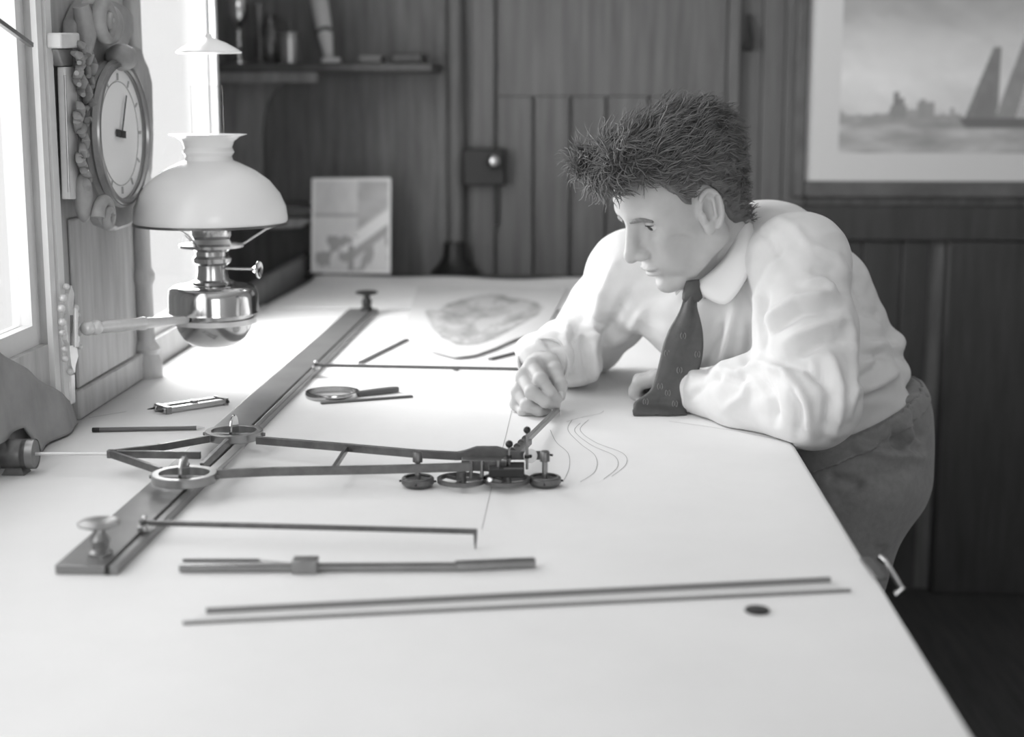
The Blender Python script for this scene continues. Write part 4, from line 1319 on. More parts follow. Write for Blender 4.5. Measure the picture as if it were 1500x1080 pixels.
# lips
hf.ell((0.0935, -0.0655, 0), (0.0085, 0.0055, 0.021), k=0.005)
hf.ell((0.0910, -0.0775, 0), (0.0090, 0.0060, 0.018), k=0.005)
hf.ell((0.1010, -0.0712, 0), (0.0105, 0.0017, 0.023), k=0.002, op='s')
hf.ell((0.0960, -0.0880, 0), (0.008, 0.005, 0.016), k=0.008, op='s')
hf.cap((0.0995, -0.052, 0), (0.1015, -0.060, 0), 0.0022, 0.0022, k=0.004, op='s')
for s in sym:
    hf.ell((0.064, -0.058, s*0.056), (0.026, 0.030, 0.009), k=0.022, op='s')      # hollow of the cheek
# eyelids
def lid(s, c, r, lo, hi):
    g = hf._sub(np.array(c) - r, np.array(c) + r, 0.006)
    sl, X, Y, Z = g
    d = np.sqrt((X-c[0])**2 + (Y-c[1])**2 + (Z-c[2])**2) - r
    d = np.maximum(d, np.maximum(lo - (Y-c[1]), (Y-c[1]) - hi))
    hf._mix(sl, d, 0.002, 'u')
EC = (0.0695, 0.0005, 0.031)
for s in sym:
    c = (EC[0], EC[1], s*EC[2])
    lid(s, c, 0.0150, 0.0026, 0.012)
    lid(s, c, 0.0142, -0.012, -0.0064)
# ears
for s in sym:
    c = np.array([0.002, -0.013, s*0.076])
    axr = np.array([[0.93, 0.30, s*-0.22], [-0.30, 0.95, 0.0], [0.20, 0.06, s*0.97]])
    axr = np.array([nrm(a) for a in axr])
    hf.ell(c, (0.0195, 0.032, 0.0065), axr, k=0.006)
    # helix: a raised rim
    n = 16
    pts = []
    for i in range(n):
        a = math.radians(-62 + 205*i/(n-1))
        q = c + axr[0]*(-0.0175*math.cos(a)) + axr[1]*0.030*math.sin(a) + axr[2]*0.0065
        pts.append(q)
    for i in range(n-1):
        hf.cap(pts[i], pts[i+1], 0.0034, 0.0034, k=0.003)
    hf.ell(c + axr[2]*0.0085 + axr[1]*0.001 + axr[0]*0.003, (0.0092, 0.0180, 0.0110), axr, k=0.003, op='s')
    hf.cap(c - axr[0]*0.006 + axr[1]*0.016 + axr[2]*0.007, c - axr[0]*0.007 - axr[1]*0.010 + axr[2]*0.007, 0.0028, 0.0026, k=0.003)
    hf.cap(c - axr[0]*0.0112 + axr[1]*0.020 + axr[2]*0.0085, c - axr[0]*0.0118 - axr[1]*0.010 + axr[2]*0.0085, 0.0022, 0.0018, k=0.002, op='s')
    hf.cap(c + axr[0]*0.012 + axr[2]*0.006 + axr[1]*-0.006, c + axr[0]*0.011 + axr[2]*0.005 - axr[1]*0.014, 0.004, 0.004, k=0.004)
    hf.ell(c - axr[1]*0.027 + axr[0]*0.004 + axr[2]*0.003, (0.0085, 0.0105, 0.005), axr, k=0.005)
# neck
nb = w2h(NB)
hf.cap((-0.048, -0.02, 0), nb + [0.0, -0.01, 0], 0.056, 0.060, k=0.02)
hf.cap((0.020, -0.085, 0), nb + [0.03, 0.0, 0], 0.022, 0.030, k=0.03)
Vh, Qh = hf.mesh()
Vh = smooth_mesh(Vh, Qh, 1, 0.4)
def face_f(u0, s0, w=0.003):
    m_ = (np.abs(Vh0[:, 1]-u0) < w) & (np.abs(Vh0[:, 2]-s0) < w)
    return Vh0[m_, 0].max()
Vh0 = Vh.copy()
Vh = h2w(Vh); Qh = Qh[:, ::-1]

# ---- right hand, pinching the tracer handle
HD = 2.303
def hp(px, py, dy): return at(px, py, HD + dy)
allp = []
fingers = {
    'index':  ([(779, 536, .016), (792, 556, -.022), (806, 574, -.026), (817, 585, -.014)], [.0110, .0100, .0088, .0072]),
    'middle': ([(767, 552, .006), (779, 575, -.032), (799, 589, -.034), (814, 594, -.018)], [.0112, .0102, .0090, .0074]),
    'ring':   ([(760, 574, .004), (772, 594, -.026), (789, 602, -.024), (802, 603, -.010)], [.0106, .0095, .0084, .0070]),
    'little': ([(758, 592, .012), (767, 604, -.012), (780, 608, -.010), (791, 608, .002)], [.0095, .0082, .0072, .0062]),
    'thumb':  ([(803, 530, .062), (813, 543, .034), (821, 565, .006), (821, 581, -.004)], [.0150, .0118, .0104, .0078]),
}
rlo = at(730, 640, 2.24); rhi = at(840, 490, 2.56)
rh = Field(np.minimum(rlo, rhi) - 0.01, np.maximum(rlo, rhi) + 0.01, 0.0016)
wr0 = RWr
for nm in ('index', 'middle', 'ring', 'little'):
    p = hp(*fingers[nm][0][0])
    rh.cap(wr0 + np.array([0, -0.01, 0]), p, 0.021, 0.0125, k=0.012)
rh.cap(wr0, hp(806, 534, .05), 0.020, 0.015, k=0.012)
rh.cap(hp(785, 560, 0.02), hp(774, 580, 0.02), 0.020, 0.016, k=0.01)
rh.cap(RE*0.25 + RWr*0.75 + np.array([0, 0, 0.0]), wr0, 0.031, 0.026, k=0.012)
for nm, (pts, rs_) in fingers.items():
    P = [hp(*q) for q in pts]
    for i in range(3):
        rh.cap(P[i], P[i+1], rs_[i], rs_[i+1], k=0.0035 if nm != 'thumb' else 0.005)
    for i in (0, 1):
        rh.ell(P[i], (rs_[i]*1.06,)*3, k=0.003)
Vr, Qr = rh.mesh()
Vr = smooth_mesh(Vr, Qr, 1, 0.4)
Vr[:, 2] = np.maximum(Vr[:, 2], T + 0.0008)

# ---- left hand, closed and lying on the paper beneath the tie
llo = at(900, 620, 2.26); lhi = at(1040, 500, 2.50)
lhf = Field(np.minimum(llo, lhi) - 0.01, np.maximum(llo, lhi) + 0.01, 0.0018)
lw_ = LW
def lp(px, py, dy): return at(px, py, 2.38 + dy)
lhf.cap(LE*0.2 + LW*0.8, lw_, 0.030, 0.026, k=0.012)
lf = {
    'index':  ([(962, 556, -.01), (936, 562, -.005), (930, 577, .0), (944, 586, .005)], [.0115, .0105, .0095, .008]),
    'middle': ([(962, 552, .010), (937, 557, .016), (930, 572, .02), (944, 580, .02)], [.0115, .0105, .0095, .008]),
    'ring':   ([(966, 552, .030), (944, 556, .036), (938, 568, .038), (950, 575, .036)], [.011, .010, .009, .0075]),
    'little': ([(972, 554, .046), (953, 558, .052), (948, 567, .052), (957, 572, .05)], [.010, .009, .008, .007]),
    'thumb':  ([(990, 578, -.035), (968, 583, -.030), (950, 588, -.020), (938, 590, -.012)], [.013, .011, .010, .008]),
}
for nm in ('index', 'middle', 'ring', 'little'):
    lhf.cap(lw_, lp(*lf[nm][0][0]), 0.022, 0.0125, k=0.012)
for nm, (pts, rs_) in lf.items():
    P = [lp(*q) for q in pts]
    for i in range(3): lhf.cap(P[i], P[i+1], rs_[i], rs_[i+1], k=0.004)
Vl, Ql = lhf.mesh()
Vl[:, 2] = np.maximum(Vl[:, 2], T + 0.002)

# ---- body under the clothes: torso, arms, pelvis and legs, all one skin
HIPL, HIPR = PEL + np.array([-0.03, -0.085, -0.06]), PEL + np.array([-0.01, 0.09, -0.06])
KNL, KNR = np.array([0.385, 2.40, 0.47]), np.array([0.40, 2.60, 0.47])
ANL, ANR = np.array([0.42, 2.38, 0.09]), np.array([0.47, 2.64, 0.09])
bf = Field((-0.15, 1.95, 0.0), (0.72, 2.90, T + 0.42), 0.008)
bf.cap(PEL + np.array([-0.02, 0, -0.03]), MID, 0.07, 0.075, k=0.03, w=LAT, ratio=0.75)
bf.cap(MID, CHS, 0.075, 0.060, k=0.03, w=LAT, ratio=0.75)
bf.cap(LS, NB, 0.045, 0.05, k=0.03); bf.cap(RS, NB, 0.045, 0.05, k=0.03)
bf.cap(NB, w2h(NB)*0 + h2w((-0.03, -0.06, 0)), 0.055, 0.05, k=0.02)
for A, B, C in ((LS, LE, LW), (RS, RE, RWr)):
    bf.cap(A, B, 0.046, 0.036, k=0.02); bf.cap(B, C, 0.038, 0.025, k=0.02)
for A, B, C in ((HIPL, KNL, ANL), (HIPR, KNR, ANR)):
    bf.cap(A, B, 0.075, 0.052, k=0.03); bf.cap(B, C, 0.052, 0.034, k=0.02)
Vb, Qb = bf.mesh()

VV = np.concatenate([Vh, Vr, Vl, Vb]); off = np.cumsum([0, len(Vh), len(Vr), len(Vl)])
QQ = np.concatenate([Qh + off[0], Qr + off[1], Ql + off[2], Qb + off[3]])
man = fast_obj('person', VV, QQ, 'skin')
tag(man, 'man in a white shirt and dark tie leaning on the table, guiding the tracer', 'person')

# ---- nails of the visible fingers
def nail(p, axis, nrm_, w, l):
    a = nrm(axis); n = nrm(nrm_ - a*(np.asarray(nrm_) @ a)); b = np.cross(n, a)
    def fn(u, v):
        x = (u - .5)*2; y = (v - .5)*2
        return p + b*x*w + a*y*l*(1 - 0.25*x*x) + n*(-0.0016*x*x)
    return MB().grid(fn, 6, 6)
pi_ = [hp(*q) for q in fingers['index'][0]]
nail(pi_[3] + np.array([-0.001, -0.0070, 0.0012]), pi_[3]-pi_[2], (0.1, -1, 0.45), .0042, .0050).build('fingernail', 'nail', man, solid=0.0004)
pt_ = [hp(*q) for q in fingers['thumb'][0]]
nail(pt_[3] + np.array([0.0, -0.0082, 0.004]), pt_[3]-pt_[2], (-0.1, -1, 0.1), .0046, .0062).build('fingernail', 'nail', man, solid=0.0004)

# ---- eyes and brows
for s in sym:
    e = h2w((EC[0], EC[1], s*EC[2]))
    eo = MB().ball(e, 0.0132, 20, 14).build('eye', 'eye_white', man)
    gz = nrm(h2w((1.0, -0.28, s*-0.02 + 0.02)) - h2w((0, 0, 0)))
    MB().lathe([(0, 0.0002), (0.003, 0.0), (0.0057, -0.0011), (0.0057, -0.002), (0, -0.002)], e + gz*0.01345, gz, 20).build('iris', 'iris', eo)
    n = 9
    P, R = [], []
    for i in range(n):
        q = i/(n-1)
        uu, s_q = 0.0145 + 0.0025*math.sin(q*3.14) - 0.004*q*q, s*(0.010 + 0.040*q)
        P.append(h2w((face_f(uu, s_q) - 0.0006, uu, s_q)))
        R.append(0.0028*(0.6 + 0.6*math.sin(math.pi*(q*0.85 + 0.1))) + 0.0004)
    MB().tube(P, R, 8).build('eyebrow', 'brow', man)
    lash = [h2w((EC[0] + math.sqrt(max(0.0152**2 - 0.0008**2 - dz_*dz_, 0)), EC[1] + 0.0026 - 0.10*abs(dz_), s*EC[2] + dz_)) for dz_ in np.linspace(-0.0115, 0.0115, 9)]
    MB().tube(lash, [0.0003, 0.0006, 0.0008, 0.0008, 0.0008, 0.0008, 0.0008, 0.0007, 0.0004], 6).build('eyelashes', 'iris', man)

# ---- hair: a close cap with many small waves of hair growing out of it
def hair_line(th):
    return np.interp(np.degrees(th), [0, 30, 42, 50, 58, 68, 80, 100, 112, 130, 180], [.079, .077, .070, .040, .016, .002, .008, -.006, -.050, -.078, -.088])
hfld = Field((-0.16, -0.09, -0.115), (0.165, 0.185, 0.115), 0.0025)
sl, X, Y, Z = hfld._sub(hfld.lo, hfld.lo + hfld.h*hfld.n, 0)
def ellv(c, r):
    q = [(X-c[0])/r[0], (Y-c[1])/r[1], (Z-c[2])/r[2]]
    k0 = np.sqrt(sum(a*a for a in q)); k1 = np.sqrt(sum((q[i]/r[i])**2 for i in range(3))) + 1e-9
    return k0*(k0-1)/k1
d1 = ellv((-0.016, 0.036, 0), (0.104, 0.094, 0.086))
d2 = ellv((0.030, 0.073, 0), (0.078, 0.047, 0.072))
d3 = ellv((0.074, 0.106, 0.0), (0.043, 0.029, 0.058))
d4 = ellv((-0.046, -0.030, 0), (0.052, 0.070, 0.062))
def smin(a, b, k):
    h = np.clip(0.5 + 0.5*(b-a)/k, 0, 1)
    return b*(1-h) + a*h - k*h*(1-h)
dd = smin(smin(smin(d1, d2, 0.02), d3, 0.02), d4, 0.02)
th = np.arctan2(np.abs(Z), X + 0.012)
wob = 0.0030*np.sin(X*190 + 3*np.sin(Z*120))*np.sin(Y*170 + 2*np.sin(X*90)) + 0.0025*np.sin(Z*210 + X*130)*np.sin(Y*230 + 1.3)
dd = dd + wob
line = hair_line(th)
dd = np.maximum(dd, (line - Y)*0.8)
# keep it off the ear
de = np.sqrt(((X-0.002)/0.025)**2 + ((Y+0.012)/0.040)**2)
dd = np.maximum(dd, np.where(np.abs(Z) > 0.062, (1 - de)*0.02, -1))
hfld.f[sl] = dd.astype(np.float32)
Vc, Qc = hfld.mesh()
Nc = vnormals(Vc, Qc)
ok = np.where((Vc[:, 1] - hair_line(np.arctan2(np.abs(Vc[:, 2]), Vc[:, 0] + 0.012)) > 0.002) & (np.linalg.norm((Vc - [-0.014, 0.034, 0])/[0.100, 0.092, 0.080], axis=1) > 1.0) & ~((np.sqrt(((Vc[:, 0]-0.004)/0.034)**2 + ((Vc[:, 1]+0.010)/0.048)**2) < 1) & (Vc[:, 0] > -0.012) & (np.abs(Vc[:, 2]) > 0.05)))[0]
locks_v, locks_q = [], []
nl = 6500; nseg = 8
pick = rng.choice(ok, nl)
base = len(Vc)
for i in pick:
    p = Vc[i]; n = Nc[i]
    top = np.clip((p[1] - 0.03)/0.08, 0, 1)
    w1 = math.sin(p[0]*85 + 2.0*math.sin(p[2]*60)) ; w2_ = math.sin(p[1]*95 + p[2]*70 + 1.5*math.sin(p[0]*50))
    flow = np.array([-0.75 + 1.0*np.clip((p[0]-0.05)/0.05, 0, 1), -0.30 + 0.35*top, 0.10*np.sign(p[2])]) + np.array([0.25*w2_, 0.35*w1, 0.45*w1*w2_]) + rng.normal(0, 0.16, 3)
    tng = nrm(flow - n*(flow @ n))
    bi = np.cross(n, tng)
    L = 0.019 + 0.026*top + rng.random()*0.013
    if p[1] < 0.02: L *= 0.8
    lift = 0.035 + 0.075*top*rng.random()
    ph = w1*2.2 + w2_*1.5 + rng.random()*0.7; fr = 0.8 + rng.random()*0.4; am = (0.0014 + 0.0036*top)*(0.6 + 0.6*rng.random())
    r0 = 0.00085*(0.6 + 0.8*rng.random())
    pts = []
    for k in range(nseg):
        s = k/(nseg-1)
        q = p - n*0.002 + tng*L*s*0.95 + n*(L*lift*4*s*(1-0.75*s)) + bi*am*math.sin(ph + fr*6.28*s) + n*am*0.8*math.cos(ph + fr*6.28*s)*s
        pts.append(q)
    for k, q in enumerate(pts):
        d = nrm(pts[min(k+1, nseg-1)] - pts[max(k-1, 0)])
        e1 = nrm(np.cross(d, n + 1e-3)); e2 = np.cross(d, e1)
        r = r0*(1 - 0.85*(k/(nseg-1))**2)
        for a, b in ((1, 0), (0, 1), (-1, 0), (0, -1)):
            locks_v.append(q + e1*a*r*1.6 + e2*b*r)
    for k in range(nseg-1):
        for a in range(4):
            b = (a+1) % 4
            locks_q.append((base + k*4 + a, base + k*4 + b, base + (k+1)*4 + b, base + (k+1)*4 + a))
    base += nseg*4
VH = np.concatenate([Vc, np.array(locks_v)]); QH = np.concatenate([Qc, np.array(locks_q)])
fast_obj('hair', h2w(VH), QH[:, ::-1], 'hair', man)

# ---- shirt
sf = Field((-0.16, 1.96, T - 0.16), (0.66, 2.90, T + 0.40), 0.0042)
sf.cap(at(1240, 625, 2.47), at(1163, 535, 2.455), 0.095, 0.118, k=0.03, w=LAT, ratio=0.74)
sf.cap(at(1163, 535, 2.455), at(1088, 462, 2.44), 0.120, 0.100, k=0.03, w=LAT, ratio=0.74)
sf.cap(at(1130, 362, 2.46), at(1180, 430, 2.50), 0.068, 0.085, k=0.04)              # rounded upper back
sf.cap(at(1100, 345, 2.47), at(1140, 360, 2.44), 0.050, 0.062, k=0.03)
sf.cap(LS, at(1130, 375, 2.42), 0.066, 0.065, k=0.04)
sf.cap(at(1120, 370, 2.47), at(1030, 400, 2.54), 0.055, 0.055, k=0.04)
sf.cap(at(1030, 400, 2.54), RS, 0.055, 0.062, k=0.04)
sf.cap(RS, CHS + np.array([-0.04, 0.03, -0.02]), 0.062, 0.085, k=0.05)
sf.cap(at(1215, 425, 2.50), at(1255, 520, 2.52), 0.065, 0.070, k=0.04)              # back bulge
sf.ell(at(1264, 458, 2.52), (0.032, 0.06, 0.020), k=0.012)
sf.ell(at(1288, 500, 2.53), (0.042, 0.07, 0.024), k=0.012)
sf.ell(at(1296, 543, 2.52), (0.040, 0.08, 0.030), k=0.014)
# near arm
m1 = LS*0.5 + LE*0.5
sf.cap(LS, m1 + np.array([-0.004, 0, 0]), 0.069, 0.070, k=0.035)
sf.cap(m1, LE + np.array([0.0, 0, 0.012]), 0.070, 0.060, k=0.03)
sf.cap(LE + np.array([0.0, 0, 0.004]), LE*0.5 + LW*0.5 + np.array([0, 0, 0.008]), 0.058, 0.054, k=0.035)
sf.cap(LE*0.5 + LW*0.5 + np.array([0, 0, 0.006]), LW + np.array([0.006, -0.008, 0.004]), 0.054, 0.036, k=0.03)
# far arm
sf.cap(RS, RE*0.55 + RS*0.45, 0.064, 0.062, k=0.04)
sf.cap(RE*0.55 + RS*0.45, RE, 0.062, 0.056, k=0.04)
sf.cap(RE, RE*0.45 + RWr*0.55, 0.056, 0.050, k=0.035)
cuff_dir = nrm(RWr - RE)
sf.cap(RE*0.45 + RWr*0.55, RWr - cuff_dir*0.02 + np.array([0.006, 0, 0.006]), 0.050, 0.040, k=0.03)
sf.ell(at(850, 535, 2.50), (0.038, 0.05, 0.032), k=0.02)
sf.ell(at(790, 512, 2.44), (0.040, 0.05, 0.026), k=0.02)
# neck opening
sf.cap(NB + np.array([-0.02, -0.02, 0.0]), h2w((-0.01, -0.02, 0)), 0.058, 0.075, k=0.012, op='s')
sf.half(at(1290, 594, 2.48), (0.42, 0, -0.90), k=0.01)
Vs, Qs = sf.mesh()
Vs = smooth_mesh(Vs, Qs, 1, 0.5)
Ns = vnormals(Vs, Qs)
# cloth folds: polyline in the photograph, half width (px), height (m); they are carved along the surface normal
folds = [
    # near sleeve
    ([(1120, 470), (1165, 440), (1215, 432)], 9, .008), ([(1125, 490), (1175, 458), (1232, 452)], 8, -.007), ([(1150, 500), (1200, 478), (1238, 470)], 10, .007),
    ([(1165, 520), (1210, 500), (1240, 500)], 9, -.007), ([(1110, 440), (1125, 400), (1150, 370)], 10, .005), ([(1118, 520), (1112, 470), (1122, 420)], 8, -.008),
    ([(1215, 520), (1232, 570), (1225, 640)], 8, .006), ([(1200, 530), (1216, 580), (1208, 640)], 8, -.007), ([(1245, 470), (1252, 540), (1244, 610)], 7, .006),
    ([(1115, 530), (1150, 545), (1180, 590), (1188, 640)], 9, .008), ([(1112, 548), (1130, 580), (1135, 620)], 8, -.007), ([(1130, 530), (1180, 535), (1205, 560)], 8, -.007),
    ([(1160, 560), (1172, 600), (1168, 640)], 8, -.006), ([(1045, 545), (1080, 548), (1112, 528)], 8, .006), ([(1040, 560), (1060, 548), (1100, 560)], 7, -.005),
    ([(1010, 585), (1035, 560), (1060, 545)], 7, -.005), ([(1060, 600), (1090, 580), (1100, 555)], 8, .004), ([(1185, 395), (1215, 400), (1240, 430)], 8, -.005),
    ([(1175, 415), (1205, 412), (1228, 425)], 7, .005), ([(1190, 360), (1225, 375), (1245, 410)], 8, .004),
    # shirt front and back
    ([(1058, 470), (1040, 520), (1030, 550)], 9, -.007), ([(1085, 420), (1070, 480), (1052, 545)], 9, .007), ([(1100, 460), (1098, 510), (1090, 540)], 8, -.006),
    ([(1110, 430), (1104, 480)], 8, .005), ([(1020, 470), (1016, 520), (1012, 560)], 7, .004),
    ([(1262, 455), (1290, 462)], 7, -.008), ([(1268, 490), (1300, 492), (1318, 500)], 8, -.008), ([(1262, 520), (1300, 518), (1325, 530)], 8, -.008),
    ([(1255, 575), (1290, 560), (1318, 540)], 9, .007), ([(1258, 560), (1285, 540), (1300, 515)], 8, -.006), ([(1250, 410), (1262, 440)], 6, -.004),
    ([(1130, 315), (1165, 335), (1190, 370)], 9, .003), ([(1100, 330), (1130, 350), (1145, 380)], 8, -.004),
    # far sleeve
    ([(905, 380), (880, 430), (870, 480)], 10, .005), ([(925, 420), (900, 465), (885, 500)], 9, -.006), ([(945, 450), (920, 490), (890, 505)], 9, .005),
    ([(850, 465), (840, 500), (842, 540)], 7, -.007), ([(830, 470), (825, 510), (832, 545)], 7, .006), ([(870, 480), (868, 520), (872, 560)], 7, .006),
    ([(855, 480), (858, 520), (862, 560)], 6, -.007), ([(800, 500), (812, 520), (818, 545)], 7, -.005), ([(780, 500), (800, 512), (830, 512)], 7, .005),
    ([(885, 490), (885, 530), (884, 565)], 6, -.006), ([(840, 440), (860, 470), (885, 480)], 8, -.005), ([(820, 480), (850, 490), (880, 500)], 6, .005),
]
fx, fy_ = proj(Vs)
view = Vs - CAM; view /= np.linalg.norm(view, axis=1, keepdims=True)
facing = np.clip(-(Ns*view).sum(1)*1.6 + 0.25, 0, 1)
disp = np.zeros(len(Vs))
for pl_, w, a in folds:
    best = np.full(len(Vs), 1e9); tt = np.zeros(len(Vs)); n = len(pl_)-1
    for i in range(n):
        d, t_ = seg_dist2(fx, fy_, pl_[i], pl_[i+1])
        m_ = d < best
        best = np.where(m_, d, best); tt = np.where(m_, (i + t_)/n, tt)
    taper = np.clip(np.minimum(tt, 1-tt)*4 + 0.35, 0, 1)
    disp += 1.4*a*np.exp(-(best/(0.85*w))**2)*taper
disp += 0.0016*np.sin(Vs[:, 0]*70 + 2*np.sin(Vs[:, 2]*60))*np.sin(Vs[:, 2]*85 + 2*np.sin(Vs[:, 1]*50))
Vs = Vs + Ns*(disp*facing)[:, None]
on = (Vs[:, 0] < TX1 + 0.004)
Vs[:, 2] = np.where(on, np.maximum(Vs[:, 2], T + 0.0025), Vs[:, 2])
fast_obj('shirt', Vs, Qs, 'shirt', man)

# cuff of the far sleeve: an open, turned band
def band(c0, axis, r, depth, name, th=0.0025, open_=0.0, ellz=1.0):
    a = nrm(axis); e1 = nrm(np.cross(a, (0, 0, 1))); e2 = np.cross(e1, a)
    def fn(u, v):
        t_ = open_ + u*(2*math.pi - open_*1.2)
        rr = r*(1 + 0.10*v + 0.05*math.sin(3*t_ + 1))
        p = c0 + a*depth*(v - 0.5) + e1*math.cos(t_)*rr + e2*math.sin(t_)*rr*ellz
        p[2] = max(p[2], T + 0.004)
        return p
    return MB().grid(fn, 40, 5).build(name, 'shirt', man, solid=th)
band(RWr - cuff_dir*0.012 + np.array([0.004, 0, 0.004]), cuff_dir, 0.038, 0.045, 'cuff')
band(LW - nrm(LW - LE)*0.005 + np.array([0.0, -0.004, 0.004]), nrm(LW - LE), 0.036, 0.035, 'cuff')

# ---- collar
up_e = [(1079, 299, 2.452), (1083, 312, 2.40), (1081, 335, 2.365), (1072, 360, 2.352), (1056, 384, 2.345), (1036, 403, 2.340), (1021, 414, 2.338)]
lo_e = [(1088, 306, 2.450), (1101, 328, 2.385), (1106, 355, 2.340), (1102, 385, 2.318), (1088, 418, 2.306), (1062, 446, 2.305), (1027, 432, 2.328)]
def strip(A, B, n=30):
    def smp(L, s):
        x = s*(len(L)-1); i = min(int(x), len(L)-2); t_ = x - i
        p = [np.array(L[max(min(j, len(L)-1), 0)], float) for j in (i-1, i, i+1, i+2)]
        q = 0.5*((2*p[1]) + (-p[0]+p[2])*t_ + (2*p[0]-5*p[1]+4*p[2]-p[3])*t_**2 + (-p[0]+3*p[1]-3*p[2]+p[3])*t_**3)
        return at(*q)
    def fn(u, v):
        a, b = smp(A, u), smp(B, u)
        return a*(1-v) + b*v + np.array([0, -0.006*math.sin(math.pi*v), 0.003*math.sin(math.pi*v)])
    return MB().grid(fn, n, 6)
strip(up_e, lo_e).build('collar', 'collar', man, solid=0.003)
up2 = [(1079, 299, 2.452), (1060, 330, 2.47), (1030, 370, 2.44), (1012, 400, 2.39), (1010, 413, 2.350)]
lo2 = [(1088, 306, 2.450), (1065, 345, 2.49), (1022, 385, 2.46), (996, 412, 2.40), (990, 432, 2.345)]
strip(up2, lo2).build('collar', 'collar', man, solid=0.003)
# collar stand under the leaf, following the neck
st0 = [(1080, 305, 2.448), (1080, 330, 2.375), (1070, 362, 2.358), (1052, 390, 2.350), (1022, 418, 2.345)]
st1 = [(1084, 330, 2.45), (1086, 360, 2.38), (1076, 395, 2.355), (1052, 425, 2.345), (1022, 440, 2.340)]
strip(st0, st1).build('collar_stand', 'collar', man, solid=0.002)

# ---- tie: knot, hanging blade with a rolled end resting on the paper
z8 = lambda x, y: (720 + x/3.2609, 380 + y/3.2609)
lft = [(922, 170), (905, 232), (882, 280), (850, 335), (823, 405), (803, 490), (783, 570), (757, 628), (715, 660), (682, 685)]
rgt = [(985, 180), (982, 225), (997, 285), (1009, 350), (1010, 430), (996, 510), (968, 580), (946, 625), (934, 668), (926, 705)]
Ytab = tab(960, 606)[1]
rows = []
nR = len(lft)
for i in range(nR):
    s = i/(nR-1)
    Yv = 2.325*(1-s) + (Ytab - 0.004)*s
    a = at(*z8(*lft[i]), Yv + 0.006*math.sin(s*5)); b = at(*z8(*rgt[i]), Yv)
    rows.append((a, b))
# roll at the end: down to the paper and back under
a, b = rows[-1]
for k, (dy, dz) in enumerate(((-0.010, -0.008), (-0.012, -0.017), (-0.004, -0.024), (0.008, -0.026), (0.018, -0.022))):
    sc_ = [0.0, 0.0, 0.0, 0.0, 0.0][k]
    rows.append((a + np.array([-0.002, dy, dz]), b + np.array([0.002, dy, dz - 0.0015])))
def tie_fn(u, v):
    x = v*(len(rows)-1); i = min(int(x), len(rows)-2); t_ = x - i
    def cr(k):
        p = [rows[max(min(j, len(rows)-1), 0)][k] for j in (i-1, i, i+1, i+2)]
        return 0.5*((2*p[1]) + (-p[0]+p[2])*t_ + (2*p[0]-5*p[1]+4*p[2]-p[3])*t_**2 + (-p[0]+3*p[1]-3*p[2]+p[3])*t_**3)
    A, B = cr(0), cr(1)
    p = A*(1-u) + B*u + np.array([0, -0.007*math.sin(math.pi*u)*(1 - 0.6*v) + 0.002*math.sin(u*9 + v*6), 0])
    p[2] = max(p[2], T + 0.003)
    return p
tie = MB().grid(tie_fn, 14, 70).build('tie', 'tie_silk', man, solid=0.0028)
krow = [((934, 104), (988, 96)), ((924, 135), (994, 130)), ((916, 165), (1002, 162)), ((914, 190), (1004, 184)), ((924, 202), (985, 202))]
def knot_fn(u, v):
    x = v*(len(krow)-1); i = min(int(x), len(krow)-2); t_ = x - i
    A = np.array(krow[i][0])*(1-t_) + np.array(krow[i+1][0])*t_; B = np.array(krow[i][1])*(1-t_) + np.array(krow[i+1][1])*t_
    q = A*(1-u) + B*u
    return at(*z8(*q), 2.330 - 0.006*v - 0.011*math.sin(math.pi*u)**0.7*(0.5 + 0.5*math.sin(math.pi*min(v*1.15, 1))))
MB().grid(knot_fn, 12, 12).build('knot', 'tie_silk', tie, solid=0.003)
for (x, y) in ((913, 358), (835, 443), (980, 447), (893, 533), (940, 580), (803, 607), (840, 640), (735, 678), (877, 690)):
    px_, py_ = z8(x, y)
    # nearest point of the blade in the photograph
    best = None
    for v in np.linspace(0.1, 0.82, 60):
        for u in np.linspace(0.03, 0.97, 20):
            p = tie_fn(u, v); qx, qy = proj(p[None])
            e = (qx[0]-px_)**2 + (qy[0]-py_)**2
            if best is None or e < best[0]: best = (e, p)
    c = best[1] + np.array([0, -0.0022, 0])
    mb = MB()
    for s in (-1, 1):
        pts = [c + np.array([s*(0.0012 + 0.0026*math.cos(a)), 0, 0.0046*math.sin(a)]) for a in np.linspace(-1.35, 1.35, 8)]
        mb.tube(pts, 0.0008, 6)
    mb.tube([c + [0, 0, -0.003], c + [0, 0, 0.003]], 0.0007, 6)
    mb.build('motif', 'tie_motif', tie)

# ---- trousers and shoes
tf = Field((0.18, 2.16, 0.03), (0.72, 2.88, T + 0.14), 0.0052)
tf.cap(at(1266, 612, 2.48), at(1262, 690, 2.48), 0.106, 0.114, k=0.03, w=(0.1, 1, 0), ratio=0.72)
tf.ell(at(1290, 635, 2.50), (0.070, 0.13, 0.10), k=0.03)
for A, B, C in ((HIPL, KNL, ANL), (HIPR, KNR, ANR)):
    tf.cap(A, B, 0.098, 0.070, k=0.03); tf.cap(B, C, 0.070, 0.058, k=0.03)
wa = nrm(at(1250, 605, 2.48) - at(1334, 566, 2.48))
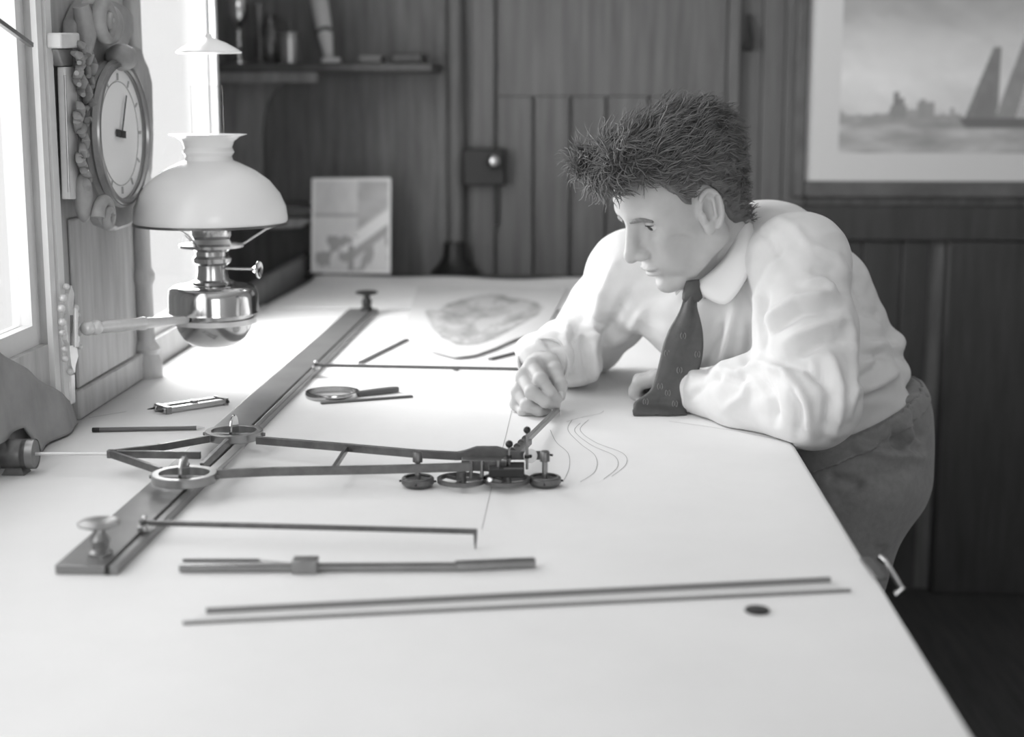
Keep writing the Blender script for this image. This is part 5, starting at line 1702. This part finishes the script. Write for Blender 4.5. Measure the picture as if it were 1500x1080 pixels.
# waist cut along the slanting waistband
pw = at(1290, 583, 2.48)
nw = nrm(np.array([-0.42, 0.0, 0.90]))
tf.half(pw, nw, k=0.004)
Vt, Qt = tf.mesh()
Vt = smooth_mesh(Vt, Qt, 1)
Nt = vnormals(Vt, Qt)
tx, ty = proj(Vt)
tfolds = [([(1255, 640), (1300, 650), (1345, 660)], 9, -.006), ([(1260, 655), (1300, 668), (1348, 668)], 8, .006), ([(1220, 700), (1255, 708)], 8, -.005), ([(1300, 590), (1310, 640), (1325, 655)], 7, -.008),
          ([(1322, 600), (1330, 640), (1328, 660)], 7, .008), ([(1338, 595), (1340, 620), (1350, 640)], 6, -.006), ([(1230, 730), (1270, 700), (1330, 690)], 9, -.004), ([(1330, 690), (1310, 740), (1295, 790)], 12, .004)]
dt = np.zeros(len(Vt))
for pl_, w, a in tfolds:
    best = np.full(len(Vt), 1e9)
    for i in range(len(pl_)-1):
        d, _ = seg_dist2(tx, ty, pl_[i], pl_[i+1]); best = np.minimum(best, d)
    dt += 1.7*a*np.exp(-(best/w)**2)
Vt = Vt + Nt*(dt*np.clip(-((Vt - pw) @ nw)/0.035, 0, 1))[:, None]
low = Vt[:, 2] < T + 0.01
Vt[:, 0] = np.where(low & (Vt[:, 0] < TX1 + 0.012), TX1 + 0.012 + (Vt[:, 0] - TX1 - 0.012)*0.02, Vt[:, 0])
tro = fast_obj('trousers', Vt, Qt, 'trouser', man)
# waistband and the cinched strap at the back
sd = (Vt - pw) @ nw
band_v = (sd > -0.026)
qm = band_v[Qt].any(1) & (sd[Qt].min(1) < -0.004)
ids = np.unique(Qt[qm]); remap = -np.ones(len(Vt), int); remap[ids] = np.arange(len(ids))
Nt2 = vnormals(Vt, Qt)
Vw = Vt[ids] + nw*(np.clip(sd[ids], -0.026, -0.001) - sd[ids])[:, None]
wbo = fast_obj('waistband', Vw + Nt2[ids]*0.0028, remap[Qt[qm]], 'trouser', tro)
md = wbo.modifiers.new('solidify', 'SOLIDIFY'); md.thickness = 0.003
MB().tube([at(1322, 592, 2.385), at(1338, 584, 2.40), at(1355, 580, 2.43)], [0.006, 0.009, 0.007], 10).build('strap', 'trouser', tro)
MB().tube([at(1328, 592, 2.395), at(1347, 610, 2.42), at(1352, 638, 2.425), at(1338, 660, 2.40), at(1326, 680, 2.385)], [0.007, 0.012, 0.013, 0.011, 0.005], 12).build('gather', 'trouser', tro)
for A in (ANL, ANR):
    shf = Field(A + np.array([-0.26, -0.08, -0.095]), A + np.array([0.10, 0.08, 0.05]), 0.004)
    shf.cap(A + [0.015, 0, -0.01], A + [0.02, 0, -0.06], 0.040, 0.036, k=0.02)
    shf.cap(A + [0.02, 0, -0.055], A + [-0.19, 0, -0.062], 0.036, 0.030, k=0.03, w=(0, 1, 0), ratio=0.8)
    shf.half(A + np.array([0, 0, -0.0885]), (0, 0, -1))
    Vx, Qx = shf.mesh()
    fast_obj('shoe', Vx, Qx, 'leather', man)
